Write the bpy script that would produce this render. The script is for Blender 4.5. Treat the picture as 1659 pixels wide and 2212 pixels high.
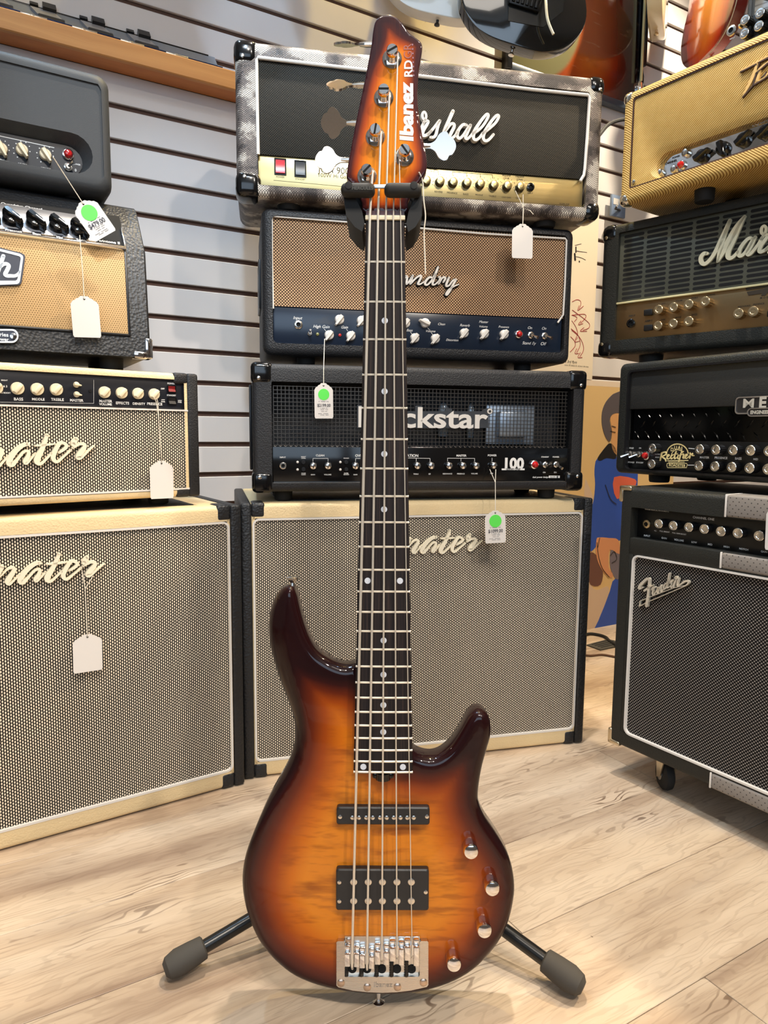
import bpy, bmesh, math, random
from mathutils import Vector, Matrix
from mathutils.geometry import delaunay_2d_cdt
random.seed(7)
PI = math.pi
for o in list(bpy.data.objects):
    bpy.data.objects.remove(o)
S = bpy.context.scene
C = S.collection

# ------------------------------------------------------------------ camera
FPX, PITCH, ROLL, CAMZ = 1500.0, 0.1143, 0.009, 0.702
IW, IH = 1659.0, 2212.0
CAM = Vector((0, 0, CAMZ))
cp, sp, cr, sr = math.cos(PITCH), math.sin(PITCH), math.cos(ROLL), math.sin(ROLL)
FWD = Vector((0, cp, -sp)); UP0 = Vector((0, sp, cp)); RT0 = Vector((1, 0, 0))
RT = RT0 * cr + UP0 * sr
UPV = -RT0 * sr + UP0 * cr
cam_d = bpy.data.cameras.new('camera')
cam_d.sensor_fit = 'VERTICAL'; cam_d.sensor_height = 24.0
cam_d.lens = 24.0 * FPX / IH
cam_d.clip_start = 0.02; cam_d.clip_end = 60
cam = bpy.data.objects.new('camera', cam_d); C.objects.link(cam)
m = Matrix((RT, UPV, -FWD)).transposed().to_4x4(); m.translation = CAM
cam.matrix_world = m
S.camera = cam
S.view_settings.view_transform = 'Standard'
S.view_settings.look = 'None'
S.view_settings.gamma = 1.0
S.view_settings.use_curve_mapping = False
S.view_settings.exposure = 0.36

# ------------------------------------------------------------------ light
wd = bpy.data.worlds.new('shop_air'); S.world = wd; wd.use_nodes = True
wn = wd.node_tree.nodes; bg = wn['Background']
bg.inputs[0].default_value = (1.0, 0.93, 0.85, 1); bg.inputs[1].default_value = 0.09

def lamp_spot(name, loc, target, power, color, size=0.05, angle=95, blend=0.6):
    d = bpy.data.lights.new(name, 'SPOT'); d.energy = power; d.color = color
    d.shadow_soft_size = size; d.spot_size = math.radians(angle); d.spot_blend = blend
    o = bpy.data.objects.new(name, d); C.objects.link(o); o.location = loc
    o.rotation_euler = (Vector(target) - Vector(loc)).to_track_quat('-Z', 'Y').to_euler()
    return o
def lamp_area(name, loc, target, power, color, sx, sy):
    d = bpy.data.lights.new(name, 'AREA'); d.energy = power; d.color = color
    d.shape = 'RECTANGLE'; d.size = sx; d.size_y = sy
    o = bpy.data.objects.new(name, d); C.objects.link(o); o.location = loc
    o.rotation_euler = (Vector(target) - Vector(loc)).to_track_quat('-Z', 'Y').to_euler()
    return o
WARM = (1.0, 0.78, 0.52); NEUT = (1.0, 0.90, 0.78); COOL = (0.62, 0.80, 1.0)
wxy = lambda x, off: (-0.879 + x * 0.8638 + off * 0.5038, 1.507 + x * 0.5038 - off * 0.8638)   # along the slatwall, off it
lamp_spot('track_or_fill_lamp', (1.75, 1.25, 2.75), (0.45, 0.85, 0.1), 175, WARM, 0.04, 72, .7)
lamp_spot('track_or_fill_lamp', (0.15, 1.15, 2.8), (0.1, 0.62, 0.1), 140, NEUT, 0.04, 66, .5)
lamp_spot('track_or_fill_lamp', (1.2, -0.8, 2.6), (0.3, 1.2, 0.4), 95, NEUT, 0.05, 62, .8)
lamp_spot('track_or_fill_lamp', (0.4, -0.7, 2.7), (0.15, 1.3, 0.5), 60, NEUT, 0.05, 50, .8)
lamp_spot('track_or_fill_lamp', (-0.2, -0.5, 2.7), (-0.62, 1.0, 0.5), 60, NEUT, 0.05, 48, .9)  # added fill spot to brighten the left stack
lamp_spot('track_or_fill_lamp', (0.0, -0.3, 2.7), (-0.43, 1.95, 0.72), 95, (0.52, 0.76, 1.0), 0.05, 22, .6)  # added narrow cool spot to brighten the low left wall
lamp_spot('wall_washer', (*wxy(1.05, 0.30), 2.72), (*wxy(0.8, 0.0), 1.7), 46, (1.0, 0.72, 0.20), 0.03, 120)
lamp_spot('wall_washer', (*wxy(0.05, 0.32), 2.72), (*wxy(0.5, 0.0), 1.7), 48, (0.48, 0.73, 1.0), 0.03, 120)
lamp_spot('wall_washer', (*wxy(2.0, 0.75), 2.72), (*wxy(1.92, 0.0), 0.9), 150, (1.0, 0.86, 0.64), 0.03, 80)
lamp_area('shop_window', (-0.2, -3.0, 1.9), (-0.1, 1.5, 0.8), 44, COOL, 3.6, 1.6)
lamp_area('ceiling_fill', (0.5, -0.5, 2.85), (0.5, 0.4, 0.0), 10, (1.0, 0.93, 0.84), 1.2, 0.6)  # soft overhead fill, added in place of world light

# ------------------------------------------------------------------ pixel helpers
def ray(px, py):
    u = (px - IW / 2) / FPX; v = -(py - IH / 2) / FPX
    return FWD + RT * u + UPV * v
class Frame:
    """local frame of a thing: x along its front, y into it, z up"""
    def __init__(s, loc, yaw, lean=0.0):
        s.loc = Vector(loc); s.yaw = yaw; s.lean = lean
        s.R = Matrix.Rotation(yaw, 3, 'Z') @ Matrix.Rotation(-lean, 3, 'X')
        s.Ri = s.R.transposed()
    def P(s, px, py, y=0.0):
        o = s.Ri @ (CAM - s.loc); d = s.Ri @ ray(px, py)
        t = (y - o.y) / d.y
        q = o + d * t
        return q.x, q.z
    def rect(s, tl, br, y=0.0):
        a = s.P(*tl, y); b = s.P(*br, y)
        return a[0], b[0], b[1], a[1]
    def scale(s, px, py, y=0.0):          # metres per pixel at that spot (vertical)
        a = s.P(px, py - 5, y); b = s.P(px, py + 5, y)
        return abs(a[1] - b[1]) / 10.0
def Z(ox, oy, sc):
    return lambda x, y: (ox + x * sc, oy + y * sc)
A1 = Z(0, 0, .33755); A2 = Z(0, 380, .33755); A3 = Z(0, 760, .33755); A4 = Z(480, 0, .31344)
A5 = Z(860, 0, .3255); A6 = Z(1200, 0, .27668); A7 = Z(1200, 440, .27668); A8 = Z(1200, 840, .27668)
B1 = Z(500, 440, .24111); B2 = Z(860, 440, .26522); B3 = Z(500, 760, .24111); B4 = Z(860, 760, .26522)
B5 = Z(500, 1180, .38577); B6 = Z(480, 1660, .39783); B7 = Z(0, 1180, .3255); B8 = Z(1200, 1280, .27668)
C4 = Z(1000, 0, .25316); D1 = Z(1440, 0, .13201); D2 = Z(640, 0, .15672); D3 = Z(700, 240, .18083)
D4 = Z(0, 240, .16878); D5 = Z(1400, 1000, .15612); D6 = Z(1340, 840, .19228); D7 = Z(700, 1960, .15672)
E3 = Z(880, 220, .13261); E4 = Z(1500, 450, .09584); E5 = Z(0, 910, .13261); E6 = Z(0, 1180, .14467)
E7 = Z(870, 1130, .11453); E8 = Z(1370, 1220, .07836); F1 = Z(1580, 100, .0633); F2 = Z(0, 500, .07233)
F3 = Z(860, 560, .15756); F4 = Z(840, 80, .18913); F5 = Z(760, 860, .33613); F6 = Z(1390, 900, .15756)
F7 = Z(1560, 600, .10399)

# ------------------------------------------------------------------ materials
MATS = {}
class NT:
    def __init__(s, name):
        s.m = bpy.data.materials.new(name); s.m.use_nodes = True
        s.t = s.m.node_tree; s.n = s.t.nodes; s.b = s.n['Principled BSDF']
    def node(s, typ, **kw):
        n = s.n.new(typ)
        for k, v in kw.items(): setattr(n, k, v)
        return n
    def link(s, a, b): s.t.links.new(a, b)
    def inp(s, sock, v):
        if hasattr(v, 'type') and hasattr(v, 'node'): s.link(v, sock)
        else: sock.default_value = v
    def math(s, op, a, b=None, c=None, clamp=False):
        n = s.node('ShaderNodeMath', operation=op, use_clamp=clamp)
        s.inp(n.inputs[0], a)
        if b is not None: s.inp(n.inputs[1], b)
        if c is not None: s.inp(n.inputs[2], c)
        return n.outputs[0]
    def mix(s, f, a, b):
        n = s.node('ShaderNodeMix', data_type='RGBA')
        s.inp(n.inputs[0], f)
        for k, v in ((6, a), (7, b)):
            if isinstance(v, tuple): n.inputs[k].default_value = (*v, 1)
            else: s.link(v, n.inputs[k])
        return n.outputs[2]
    def co(s, kind='Object'):
        return s.node('ShaderNodeTexCoord').outputs[kind]
    def xyz(s, v):
        n = s.node('ShaderNodeSeparateXYZ'); s.link(v, n.inputs[0]); return n.outputs
    def comb(s, x, y, z):
        n = s.node('ShaderNodeCombineXYZ')
        for i, v in enumerate((x, y, z)): s.inp(n.inputs[i], v)
        return n.outputs[0]
    def vmul(s, v, k):
        n = s.node('ShaderNodeVectorMath', operation='MULTIPLY'); s.link(v, n.inputs[0]); n.inputs[1].default_value = k
        return n.outputs[0]
    def noise(s, v, scale, detail=3, rough=.5, out=0):
        n = s.node('ShaderNodeTexNoise'); s.link(v, n.inputs['Vector'])
        n.inputs['Scale'].default_value = scale; n.inputs['Detail'].default_value = detail; n.inputs['Roughness'].default_value = rough
        return n.outputs[out]
    def voro(s, v, scale, feature='F1', out=0):
        n = s.node('ShaderNodeTexVoronoi', feature=feature); s.link(v, n.inputs['Vector']); n.inputs['Scale'].default_value = scale
        return n.outputs[out]
    def ramp(s, f, stops):
        n = s.node('ShaderNodeValToRGB'); s.link(f, n.inputs[0]); e = n.color_ramp.elements
        while len(e) < len(stops): e.new(0.5)
        for el, (p, c) in zip(e, stops): el.position = p; el.color = (*c, 1)
        return n.outputs[0]
    def bump(s, h, strength=.3, dist=.001):
        n = s.node('ShaderNodeBump'); n.inputs['Strength'].default_value = strength; n.inputs['Distance'].default_value = dist
        s.link(h, n.inputs['Height']); s.link(n.outputs[0], s.b.inputs['Normal'])
    def smooth(s, v, lo, hi):
        n = s.node('ShaderNodeMapRange', interpolation_type='SMOOTHSTEP'); s.inp(n.inputs[0], v)
        n.inputs[1].default_value = lo; n.inputs[2].default_value = hi; return n.outputs[0]
    def set(s, color=None, rough=None, metal=None, coat=None, spec=None, emit=None, trans=None):
        b = s.b.inputs
        if color is not None: s.inp(b['Base Color'], (*color, 1) if isinstance(color, tuple) else color)
        if rough is not None: s.inp(b['Roughness'], rough)
        if metal is not None: b['Metallic'].default_value = metal
        if coat is not None: b['Coat Weight'].default_value = coat; b['Coat Roughness'].default_value = .04
        if spec is not None: b['Specular IOR Level'].default_value = spec
        if emit is not None: b['Emission Color'].default_value = (*emit[0], 1); b['Emission Strength'].default_value = emit[1]
        if trans is not None: b['Transmission Weight'].default_value = trans
        return s.m

def srgb(r, g, b):
    f = lambda c: (c / 12.92 if c <= .04045 else ((c + .055) / 1.055) ** 2.4)
    return f(r / 255), f(g / 255), f(b / 255)
def plain(name, color, rough=.5, metal=0., coat=None, spec=.5, emit=None, trans=None):
    if name not in MATS: MATS[name] = NT(name).set(color, rough, metal, coat, spec, emit, trans)
    return MATS[name]
def tolex(name, color, scale=260., strength=.5, rough=.55, kind='voro'):
    if name not in MATS:
        t = NT(name); co = t.co()
        h = t.voro(co, scale) if kind == 'voro' else t.noise(co, scale, 4, .6)
        big = t.noise(co, 9., 2)
        c = t.mix(t.math('MULTIPLY', big, .5), color, tuple(min(1, k * 1.6 + .004) for k in color))
        t.set(c, rough, spec=.4); t.bump(h, strength, .0012)
        MATS[name] = t.m
    return MATS[name]
def dots(name, px, pz, a, b, fg, bg, bumpy=.4, rough=.8, columns=False):
    """woven cloth: rows of oval threads, every second row shifted by half a step"""
    if name not in MATS:
        t = NT(name); x, y, z = t.xyz(t.co())[:3]
        u = t.math('DIVIDE', x, px); v = t.math('DIVIDE', z, pz)
        if columns:
            col = t.math('FLOOR', u); v = t.math('ADD', v, t.math('MULTIPLY', t.math('FLOORED_MODULO', col, 2.), .5))
        else:
            row = t.math('FLOOR', v); u = t.math('ADD', u, t.math('MULTIPLY', t.math('FLOORED_MODULO', row, 2.), .5))
        fu = t.math('DIVIDE', t.math('SUBTRACT', t.math('FRACT', u), .5), a)
        fv = t.math('DIVIDE', t.math('SUBTRACT', t.math('FRACT', v), .5), b)
        # squarish ovals
        d = t.math('ADD', t.math('POWER', t.math('ABSOLUTE', fu), 3.), t.math('POWER', t.math('ABSOLUTE', fv), 3.))
        mk = t.math('SUBTRACT', 1., t.smooth(d, .65, 1.25))
        var = t.noise(t.co(), 380., 2)
        fgc = t.mix(var, tuple(k * .72 for k in fg), tuple(min(1, k * 1.15) for k in fg))
        t.set(t.mix(mk, bg, fgc), rough, spec=.25); t.bump(mk, bumpy, .0008)
        MATS[name] = t.m
    return MATS[name]

BLACK = tolex('black_tolex', srgb(30, 30, 32), 380., .4)
CHAR = tolex('charcoal_tolex', srgb(50, 52, 54), 700., .25, .55, 'noise')
GREEN_BLACK = tolex('dark_olive_tolex', srgb(30, 31, 28), 420., .35)
ROUGH_BLACK = tolex('coarse_black_tolex', srgb(32, 32, 34), 360., .6, .5)
ELEPH = tolex('elephant_tolex', srgb(30, 31, 33), 210., .8, .45)
CREAM = tolex('cream_tolex', srgb(214, 190, 148), 330., .35, .55)
PLAST = plain('black_plastic', srgb(24, 24, 26), .32)
SHINY = plain('glossy_black_plastic', srgb(14, 14, 15), .14)
RUBBER = plain('black_rubber', srgb(20, 20, 20), .75)
INSIDE = plain('dark_inside', (.004, .004, .004), .9)
CHROME = plain('chrome', (.82, .82, .83), .09, 1.)
NICKEL = plain('nickel', (.70, .68, .64), .22, 1.)
BRASS = plain('brass_screw', (.72, .58, .36), .3, 1.)
WHITE = plain('white_plastic', srgb(214, 211, 206), .4)
IVORY = plain('ivory_plastic', srgb(232, 218, 186), .4)
LOGO_CREAM = plain('cream_plastic', srgb(236, 228, 204), .4)
PIPING = plain('white_piping', srgb(220, 216, 210), .45)
PRINT = plain('white_print', srgb(228, 228, 226), .6)
PRINT_D = plain('dark_print', srgb(52, 42, 28), .7)
PAPER = plain('tag_paper', srgb(218, 214, 210), .8)
STRING = plain('cotton_string', srgb(226, 218, 202), .85)
GREEN = plain('green_sticker', srgb(92, 222, 84), .6)
INK = plain('grey_ink', srgb(70, 70, 78), .8)
RED_LAMP = plain('red_jewel', (.5, .012, .012), .12, coat=1.)
GRILL = dots('salt_pepper_cloth', .0038, .0056, .315, .37, srgb(236, 222, 200), srgb(18, 15, 13), columns=True)
GRILL_T = dots('peach_cloth', .0061, .0030, .34, .36, srgb(220, 180, 138), srgb(42, 24, 17))
GRILL_K = dots('wheat_cloth', .0040, .0036, .20, .20, srgb(92, 64, 36), srgb(194, 162, 116), .3)
GRILL_M = dots('dark_weave', .0046, .0023, .36, .25, srgb(84, 80, 70), srgb(20, 20, 19), .6)
GRILL_F = dots('silver_black_cloth', .0062, .0031, .20, .33, srgb(170, 160, 152), srgb(13, 12, 12))

def mat_snake():
    t = NT('snakeskin'); co = t.co(); x, y, z = t.xyz(co)[:3]
    C_ = .0050
    z2 = t.math('ADD', z, y)
    p = t.math('DIVIDE', t.math('ADD', x, t.math('MULTIPLY', z2, 1.3)), C_); q = t.math('DIVIDE', t.math('SUBTRACT', x, t.math('MULTIPLY', z2, 1.3)), C_)
    ip, iq = t.math('FLOOR', p), t.math('FLOOR', q)
    cx = t.math('MULTIPLY', t.math('ADD', ip, iq), C_ / 2); cz = t.math('MULTIPLY', t.math('SUBTRACT', ip, iq), C_ / 2.6)
    cell = t.comb(cx, 0., cz)                                   # every scale takes one tone
    w = t.noise(cell, 30., 2, .5, 1)
    n = t.node('ShaderNodeVectorMath', operation='MULTIPLY_ADD'); t.link(w, n.inputs[0]); n.inputs[1].default_value = (.012, 0, .012); t.link(cell, n.inputs[2])
    v = t.voro(t.vmul(n.outputs[0], (.8, 1., 1.15)), 27.)
    big = t.math('ADD', v, t.math('MULTIPLY', t.math('SUBTRACT', t.noise(cell, 140., 2, .6), .5), .5))
    tone = t.mix(t.smooth(big, .34, .56), srgb(228, 220, 208), srgb(116, 106, 100))
    tone = t.mix(t.smooth(big, .62, .80), tone, srgb(52, 46, 44))
    e = t.math('MAXIMUM', t.math('ABSOLUTE', t.math('SUBTRACT', t.math('FRACT', p), .5)), t.math('ABSOLUTE', t.math('SUBTRACT', t.math('FRACT', q), .5)))
    gap = t.smooth(e, .28, .44)
    t.set(t.mix(t.math('MULTIPLY', gap, .88), tone, srgb(40, 34, 33)), .45, spec=.4); t.bump(t.math('SUBTRACT', 1., gap), .5, .0008)
    return t.m
SNAKE = mat_snake()
def mat_tweed(name, kx, kz):
    t = NT(name); co = t.co(); x, y, z = t.xyz(co)[:3]
    s = t.math('FRACT', t.math('DIVIDE', t.math('ADD', t.math('MULTIPLY', x, kx), t.math('ADD', t.math('MULTIPLY', z, kz), t.math('MULTIPLY', y, kx))), .0036))
    d = t.math('ABSOLUTE', t.math('SUBTRACT', s, .5))
    mk = t.smooth(d, .16, .34)
    n = t.noise(co, 60., 3)
    col = t.mix(mk, srgb(150, 108, 44), t.mix(n, srgb(214, 176, 96), srgb(240, 210, 134)))
    t.set(col, .5, spec=.4); t.bump(mk, .4, .0008)
    return t.m
TWEED = mat_tweed('tweed_cloth', -.62, .78)
TWEED_S = mat_tweed('tweed_cloth_side', .62, .78)
def mat_brushed(name, c, rough=.3, sx=4., sz=900., metal=1.):
    t = NT(name); co = t.co()
    n = t.noise(t.vmul(co, (sx, 1., sz)), 1., 4, .6)
    b = t.noise(co, 7., 3)
    col = t.mix(b, tuple(k * .78 for k in c), tuple(min(1, k * 1.12) for k in c))
    t.set(col, t.math('ADD', t.math('MULTIPLY', n, .22), rough - .1), metal); t.bump(n, .06, .0004)
    return t.m
GOLD = mat_brushed('brushed_gold', srgb(226, 204, 146), .34)
BRONZE = mat_brushed('worn_bronze', srgb(168, 142, 104), .36)
SILVER = mat_brushed('brushed_silver', srgb(214, 216, 222), .3)
GOLDCAP = plain('gold_cap', srgb(236, 212, 150), .24, 1.)

# ------------------------------------------------------------------ mesh helpers
def rrect(x0, x1, z0, z1, r, n=4):
    r = max(1e-5, min(r, (x1 - x0) / 2 - 1e-5, (z1 - z0) / 2 - 1e-5))
    pts = []
    for cx, cz, a0 in ((x1 - r, z1 - r, 0), (x0 + r, z1 - r, PI / 2), (x0 + r, z0 + r, PI), (x1 - r, z0 + r, 1.5 * PI)):
        for k in range(n + 1):
            a = a0 + PI / 2 * k / n
            pts.append((cx + r * math.cos(a), cz + r * math.sin(a)))
    return pts
def smooth_line(pts, sub=5, closed=False):
    """Catmull-Rom through points of any dimension"""
    n = len(pts); out = []
    if n < 3 and not closed: return [tuple(p) for p in pts]
    seg = n if closed else n - 1
    for i in range(seg):
        g = lambda k: pts[k % n] if closed else pts[max(0, min(n - 1, k))]
        p0, p1, p2, p3 = g(i - 1), g(i), g(i + 1), g(i + 2)
        for k in range(sub):
            t = k / sub
            out.append(tuple(.5 * ((2 * b) + (-a + c) * t + (2 * a - 5 * b + 4 * c - d) * t * t + (-a + 3 * b - 3 * c + d) * t ** 3)
                             for a, b, c, d in zip(p0, p1, p2, p3)))
    if not closed: out.append(tuple(pts[-1]))
    return out
class MB:
    def __init__(s): s.bm = bmesh.new()
    def loft(s, rings, cap0=True, cap1=True, closed=True):
        vs = [[s.bm.verts.new(p) for p in r] for r in rings]
        n = len(vs[0])
        for a, b in zip(vs, vs[1:]):
            for i in range(n if closed else n - 1):
                j = (i + 1) % n
                try: s.bm.faces.new((a[i], a[j], b[j], b[i]))
                except ValueError: pass
        if cap0: s.bm.faces.new(vs[0][::-1])
        if cap1: s.bm.faces.new(vs[-1])
        return s
    def box(s, x0, x1, y0, y1, z0, z1, r=0., seg=2):
        g = bmesh.ops.create_cube(s.bm, size=1.)
        for v in g['verts']:
            v.co = Vector(((x0 + x1) / 2 + v.co.x * (x1 - x0), (y0 + y1) / 2 + v.co.y * (y1 - y0), (z0 + z1) / 2 + v.co.z * (z1 - z0)))
        if r > 0:
            es = list({e for v in g['verts'] for e in v.link_edges})
            bmesh.ops.bevel(s.bm, geom=es, offset=r, segments=seg, profile=.5, affect='EDGES', clamp_overlap=True)
        return s
    def lathe(s, prof, c=(0, 0, 0), ax='y', n=20, cap0=True, cap1=True):
        """profile of (radius, height along axis)"""
        rings = []
        for r, h in prof:
            ring = []
            for i in range(n):
                a = 2 * PI * i / n; u = r * math.cos(a); v = r * math.sin(a)
                p = {'y': (u, h, v), 'z': (u, v, h), 'x': (h, u, v)}[ax]
                ring.append((c[0] + p[0], c[1] + p[1], c[2] + p[2]))
            rings.append(ring)
        return s.loft(rings, cap0, cap1)
    def tube(s, pts, r, n=8):
        pts = [Vector(p) for p in pts]; rs = r if isinstance(r, (list, tuple)) else [r] * len(pts)
        rings = []; prev = None
        for i, p in enumerate(pts):
            d = (pts[min(i + 1, len(pts) - 1)] - pts[max(i - 1, 0)]).normalized()
            if prev is None:
                u = d.orthogonal().normalized()
            else:
                u = (prev - d * prev.dot(d)).normalized()
            prev = u; w = d.cross(u)
            rings.append([tuple(p + (u * math.cos(2 * PI * k / n) + w * math.sin(2 * PI * k / n)) * rs[i]) for k in range(n)])
        return s.loft(rings)
    def prism(s, poly, y0, y1):
        """flat outline in x,z given thickness from y0 (front) to y1"""
        return s.loft([[(x, y0, z) for x, z in poly], [(x, y1, z) for x, z in poly]])
    def ring(s, outer, inner, y0, y1):
        n = len(outer)
        r = [[(x, y1, z) for x, z in outer], [(x, y0, z) for x, z in outer], [(x, y0, z) for x, z in inner], [(x, y1, z) for x, z in inner]]
        return s.loft(r + [r[0]], False, False)
    def stroke(s, pts, y0, y1, sub=4):
        """pen line of (x, z, width) drawn as a solid ribbon with round ends"""
        q = smooth_line(pts, sub); L = []; R = []
        n = len(q)
        for i, (x, z, w) in enumerate(q):
            a = q[max(i - 1, 0)]; b = q[min(i + 1, n - 1)]
            dx, dz = b[0] - a[0], b[1] - a[1]; l = math.hypot(dx, dz) or 1e-9
            nx, nz = -dz / l, dx / l
            L.append((x + nx * w / 2, z + nz * w / 2)); R.append((x - nx * w / 2, z - nz * w / 2))
        vs = [[s.bm.verts.new((p[0], y, p[1])) for p in side] for y in (y0, y1) for side in (L, R)]
        for i in range(n - 1):
            for f in ((vs[0][i], vs[0][i + 1], vs[1][i + 1], vs[1][i]), (vs[2][i], vs[3][i], vs[3][i + 1], vs[2][i + 1]),
                      (vs[0][i], vs[2][i], vs[2][i + 1], vs[0][i + 1]), (vs[1][i], vs[1][i + 1], vs[3][i + 1], vs[3][i])):
                try: s.bm.faces.new(f)
                except ValueError: pass
        for (x, z, w) in (q[0], q[-1]):
            s.lathe([(w / 2, y0), (w / 2, y1)], (x, 0, z), n=10)
        return s
    def copy_mesh(s, me, mat):
        tmp = bmesh.new(); tmp.from_mesh(me); tmp.transform(mat)
        m2 = bpy.data.meshes.new('tmp'); tmp.to_mesh(m2); tmp.free(); s.bm.from_mesh(m2); bpy.data.meshes.remove(m2)
    def mesh(s, name, sharp=.6, flip=True):
        bmesh.ops.recalc_face_normals(s.bm, faces=s.bm.faces)
        me = bpy.data.meshes.new(name); s.bm.to_mesh(me); s.bm.free()
        for p in me.polygons: p.use_smooth = True
        me.set_sharp_from_angle(angle=sharp)
        return me
def link(name, me, mat, parent=None, loc=None, rot=None, label=None, kind=None):
    o = bpy.data.objects.new(name, me); C.objects.link(o)
    if mat is not None and me is not None:
        if not me.materials: me.materials.append(mat)
    if parent is not None: o.parent = parent
    if loc is not None: o.location = loc
    if rot is not None: o.rotation_euler = rot
    if label: o['label'] = label
    if kind: o['kind'] = kind
    return o
def part(name, mb, mat, parent, **kw):
    return link(name, mb.mesh(name), mat, parent, **kw)
def tag(o, label, cat, group=None):
    o['label'] = label; o['category'] = cat
    if group: o['group'] = group
    return o
def thing(name, label, cat, loc=(0, 0, 0), rotz=0., group=None, rot=None):
    o = bpy.data.objects.new(name, None); C.objects.link(o); o.empty_display_size = .05
    o.location = loc; o.rotation_euler = rot if rot else (0, 0, rotz)
    return tag(o, label, cat, group)
def struct(o):
    o['kind'] = 'structure'; return o

# ------------------------------------------------------------------ lettering
GLY = {}
def load_glyphs():
    chars = [chr(c) for c in range(33, 127)]; tmp = []
    for off in (0., .022, .045):
        for ch in chars + ['']:
            cu = bpy.data.curves.new('g', 'FONT'); cu.body = ch + '|'; cu.size = 1.; cu.offset = off; cu.resolution_u = 3
            o = bpy.data.objects.new('g', cu); C.objects.link(o); tmp.append((off, ch, o))
    dg = bpy.context.evaluated_depsgraph_get(); dg.update()
    bars = {}; raw = {}
    for off, ch, o in tmp:
        me = bpy.data.meshes.new_from_object(o.evaluated_get(dg))
        vs = [tuple(v.co[:2]) for v in me.vertices]; fs = [tuple(p.vertices) for p in me.polygons]
        # split into islands by face connectivity; '|' is the island that reaches furthest right
        par = list(range(len(vs)))
        def find(i):
            while par[i] != i: par[i] = par[par[i]]; i = par[i]
            return i
        for f in fs:
            for k in f[1:]: par[find(k)] = find(f[0])
        xr = max(range(len(vs)), key=lambda i: vs[i][0]); root = find(xr)
        bar = min(vs[i][0] for i in range(len(vs)) if find(i) == root)
        if ch == '': bars[off] = bar
        keep = [f for f in fs if find(f[0]) != root]
        raw[(off, ch)] = (vs, keep, bar)
        bpy.data.meshes.remove(me)
    for (off, ch), (vs, keep, bar) in raw.items():
        ids = sorted({i for f in keep for i in f}); mp = {k: i for i, k in enumerate(ids)}
        GLY[(off, ch)] = ([vs[i] for i in ids], [tuple(mp[i] for i in f) for f in keep], bar - bars[off])
    for off, ch, o in tmp:
        cu = o.data; bpy.data.objects.remove(o); bpy.data.curves.remove(cu)
    for off in (0., .022, .045): GLY[(off, ' ')] = ([], [], .3)
load_glyphs()
def text_geo(s, bold=False):
    off = .045 if bold == 2 else .022 if bold else 0.
    V = []; F = []; x = 0.
    for ch in s:
        vs, fs, adv = GLY.get((off, ch), GLY[(off, ' ')])
        b = len(V); V += [(x + p[0], p[1]) for p in vs]; F += [tuple(i + b for i in f) for f in fs]
        x += adv
    return V, F, x
class Print:
    """flat lettering and lines on one panel, gathered into one part"""
    def __init__(s, fr, y): s.fr = fr; s.y = y; s.V = []; s.F = []
    def text(s, st, cx, cy, wpx, bold=True, local=False, hscale=1., width=None, slant=0.):
        V, F, w = text_geo(st, bold)
        if not V: return s
        if local: x, z = cx, cy; wl = wpx
        else:
            x, z = s.fr.P(cx, cy, s.y); a = s.fr.P(cx - wpx / 2, cy, s.y); b = s.fr.P(cx + wpx / 2, cy, s.y); wl = b[0] - a[0]
        k = wl / w; b0 = len(s.V)
        s.V += [(x - wl / 2 + p[0] * k + slant * (p[1] - .35) * k * hscale, s.y, z + (p[1] - .35) * k * hscale) for p in V]; s.F += [tuple(i + b0 for i in f) for f in F]
        return s
    def line(s, pts, wpx=1.2):
        for a, b in zip(pts, pts[1:]):
            p = Vector(s.fr.P(*a, s.y)); q = Vector(s.fr.P(*b, s.y)); w = s.fr.scale(*a, s.y) * wpx / 2
            d = (q - p).normalized(); n = Vector((-d.y, d.x)) * w; p -= d * w; q += d * w
            b0 = len(s.V); s.V += [(v.x, s.y, v.y) for v in (p + n, p - n, q - n, q + n)]; s.F.append((b0, b0 + 1, b0 + 2, b0 + 3))
        return s
    def dot(s, px, py, rpx):
        x, z = s.fr.P(px, py, s.y); r = s.fr.scale(px, py, s.y) * rpx; b0 = len(s.V)
        s.V += [(x + r * math.cos(a * PI / 4), s.y, z + r * math.sin(a * PI / 4)) for a in range(8)]; s.F.append(tuple(range(b0, b0 + 8)))
        return s
    def build(s, name, mat, parent, label=None):
        me = bpy.data.meshes.new(name); me.from_pydata(s.V, [], s.F); me.update()
        return link(name, me, mat, parent, label=label, kind='stuff')
def px_strokes(fr, z, strokes, y=0., wk=1.):
    """pen strokes traced in a zoom crop z -> strokes on the front plane of fr"""
    out = []
    for st in strokes:
        q = []; w = 40.
        for p in st:
            if len(p) > 2: w = p[2]
            a = z(p[0], p[1]); x, zz = fr.P(*a, y); b = z(p[0], p[1] + w)
            q.append((x, zz, abs(fr.P(*b, y)[1] - zz) * wk))
        out.append(q)
    return out
def similarity(strokes, a, b, a2, b2):
    """move strokes so that points a,b land on a2,b2"""
    A, B, A2, B2 = complex(*a), complex(*b), complex(*a2), complex(*b2)
    k = (B2 - A2) / (B - A); s = abs(k)
    return [[((A2 + (complex(x, z) - A) * k).real, (A2 + (complex(x, z) - A) * k).imag, w * s) for x, z, w in st] for st in strokes]
# ================================================================== the room
WA, WDIST = 0.528, 1.745
wall_n = Vector((math.sin(WA), -math.cos(WA), 0))
WALL = Frame(-wall_n * WDIST, WA)                 # y=0 is the painted face, x runs along the wall
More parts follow.
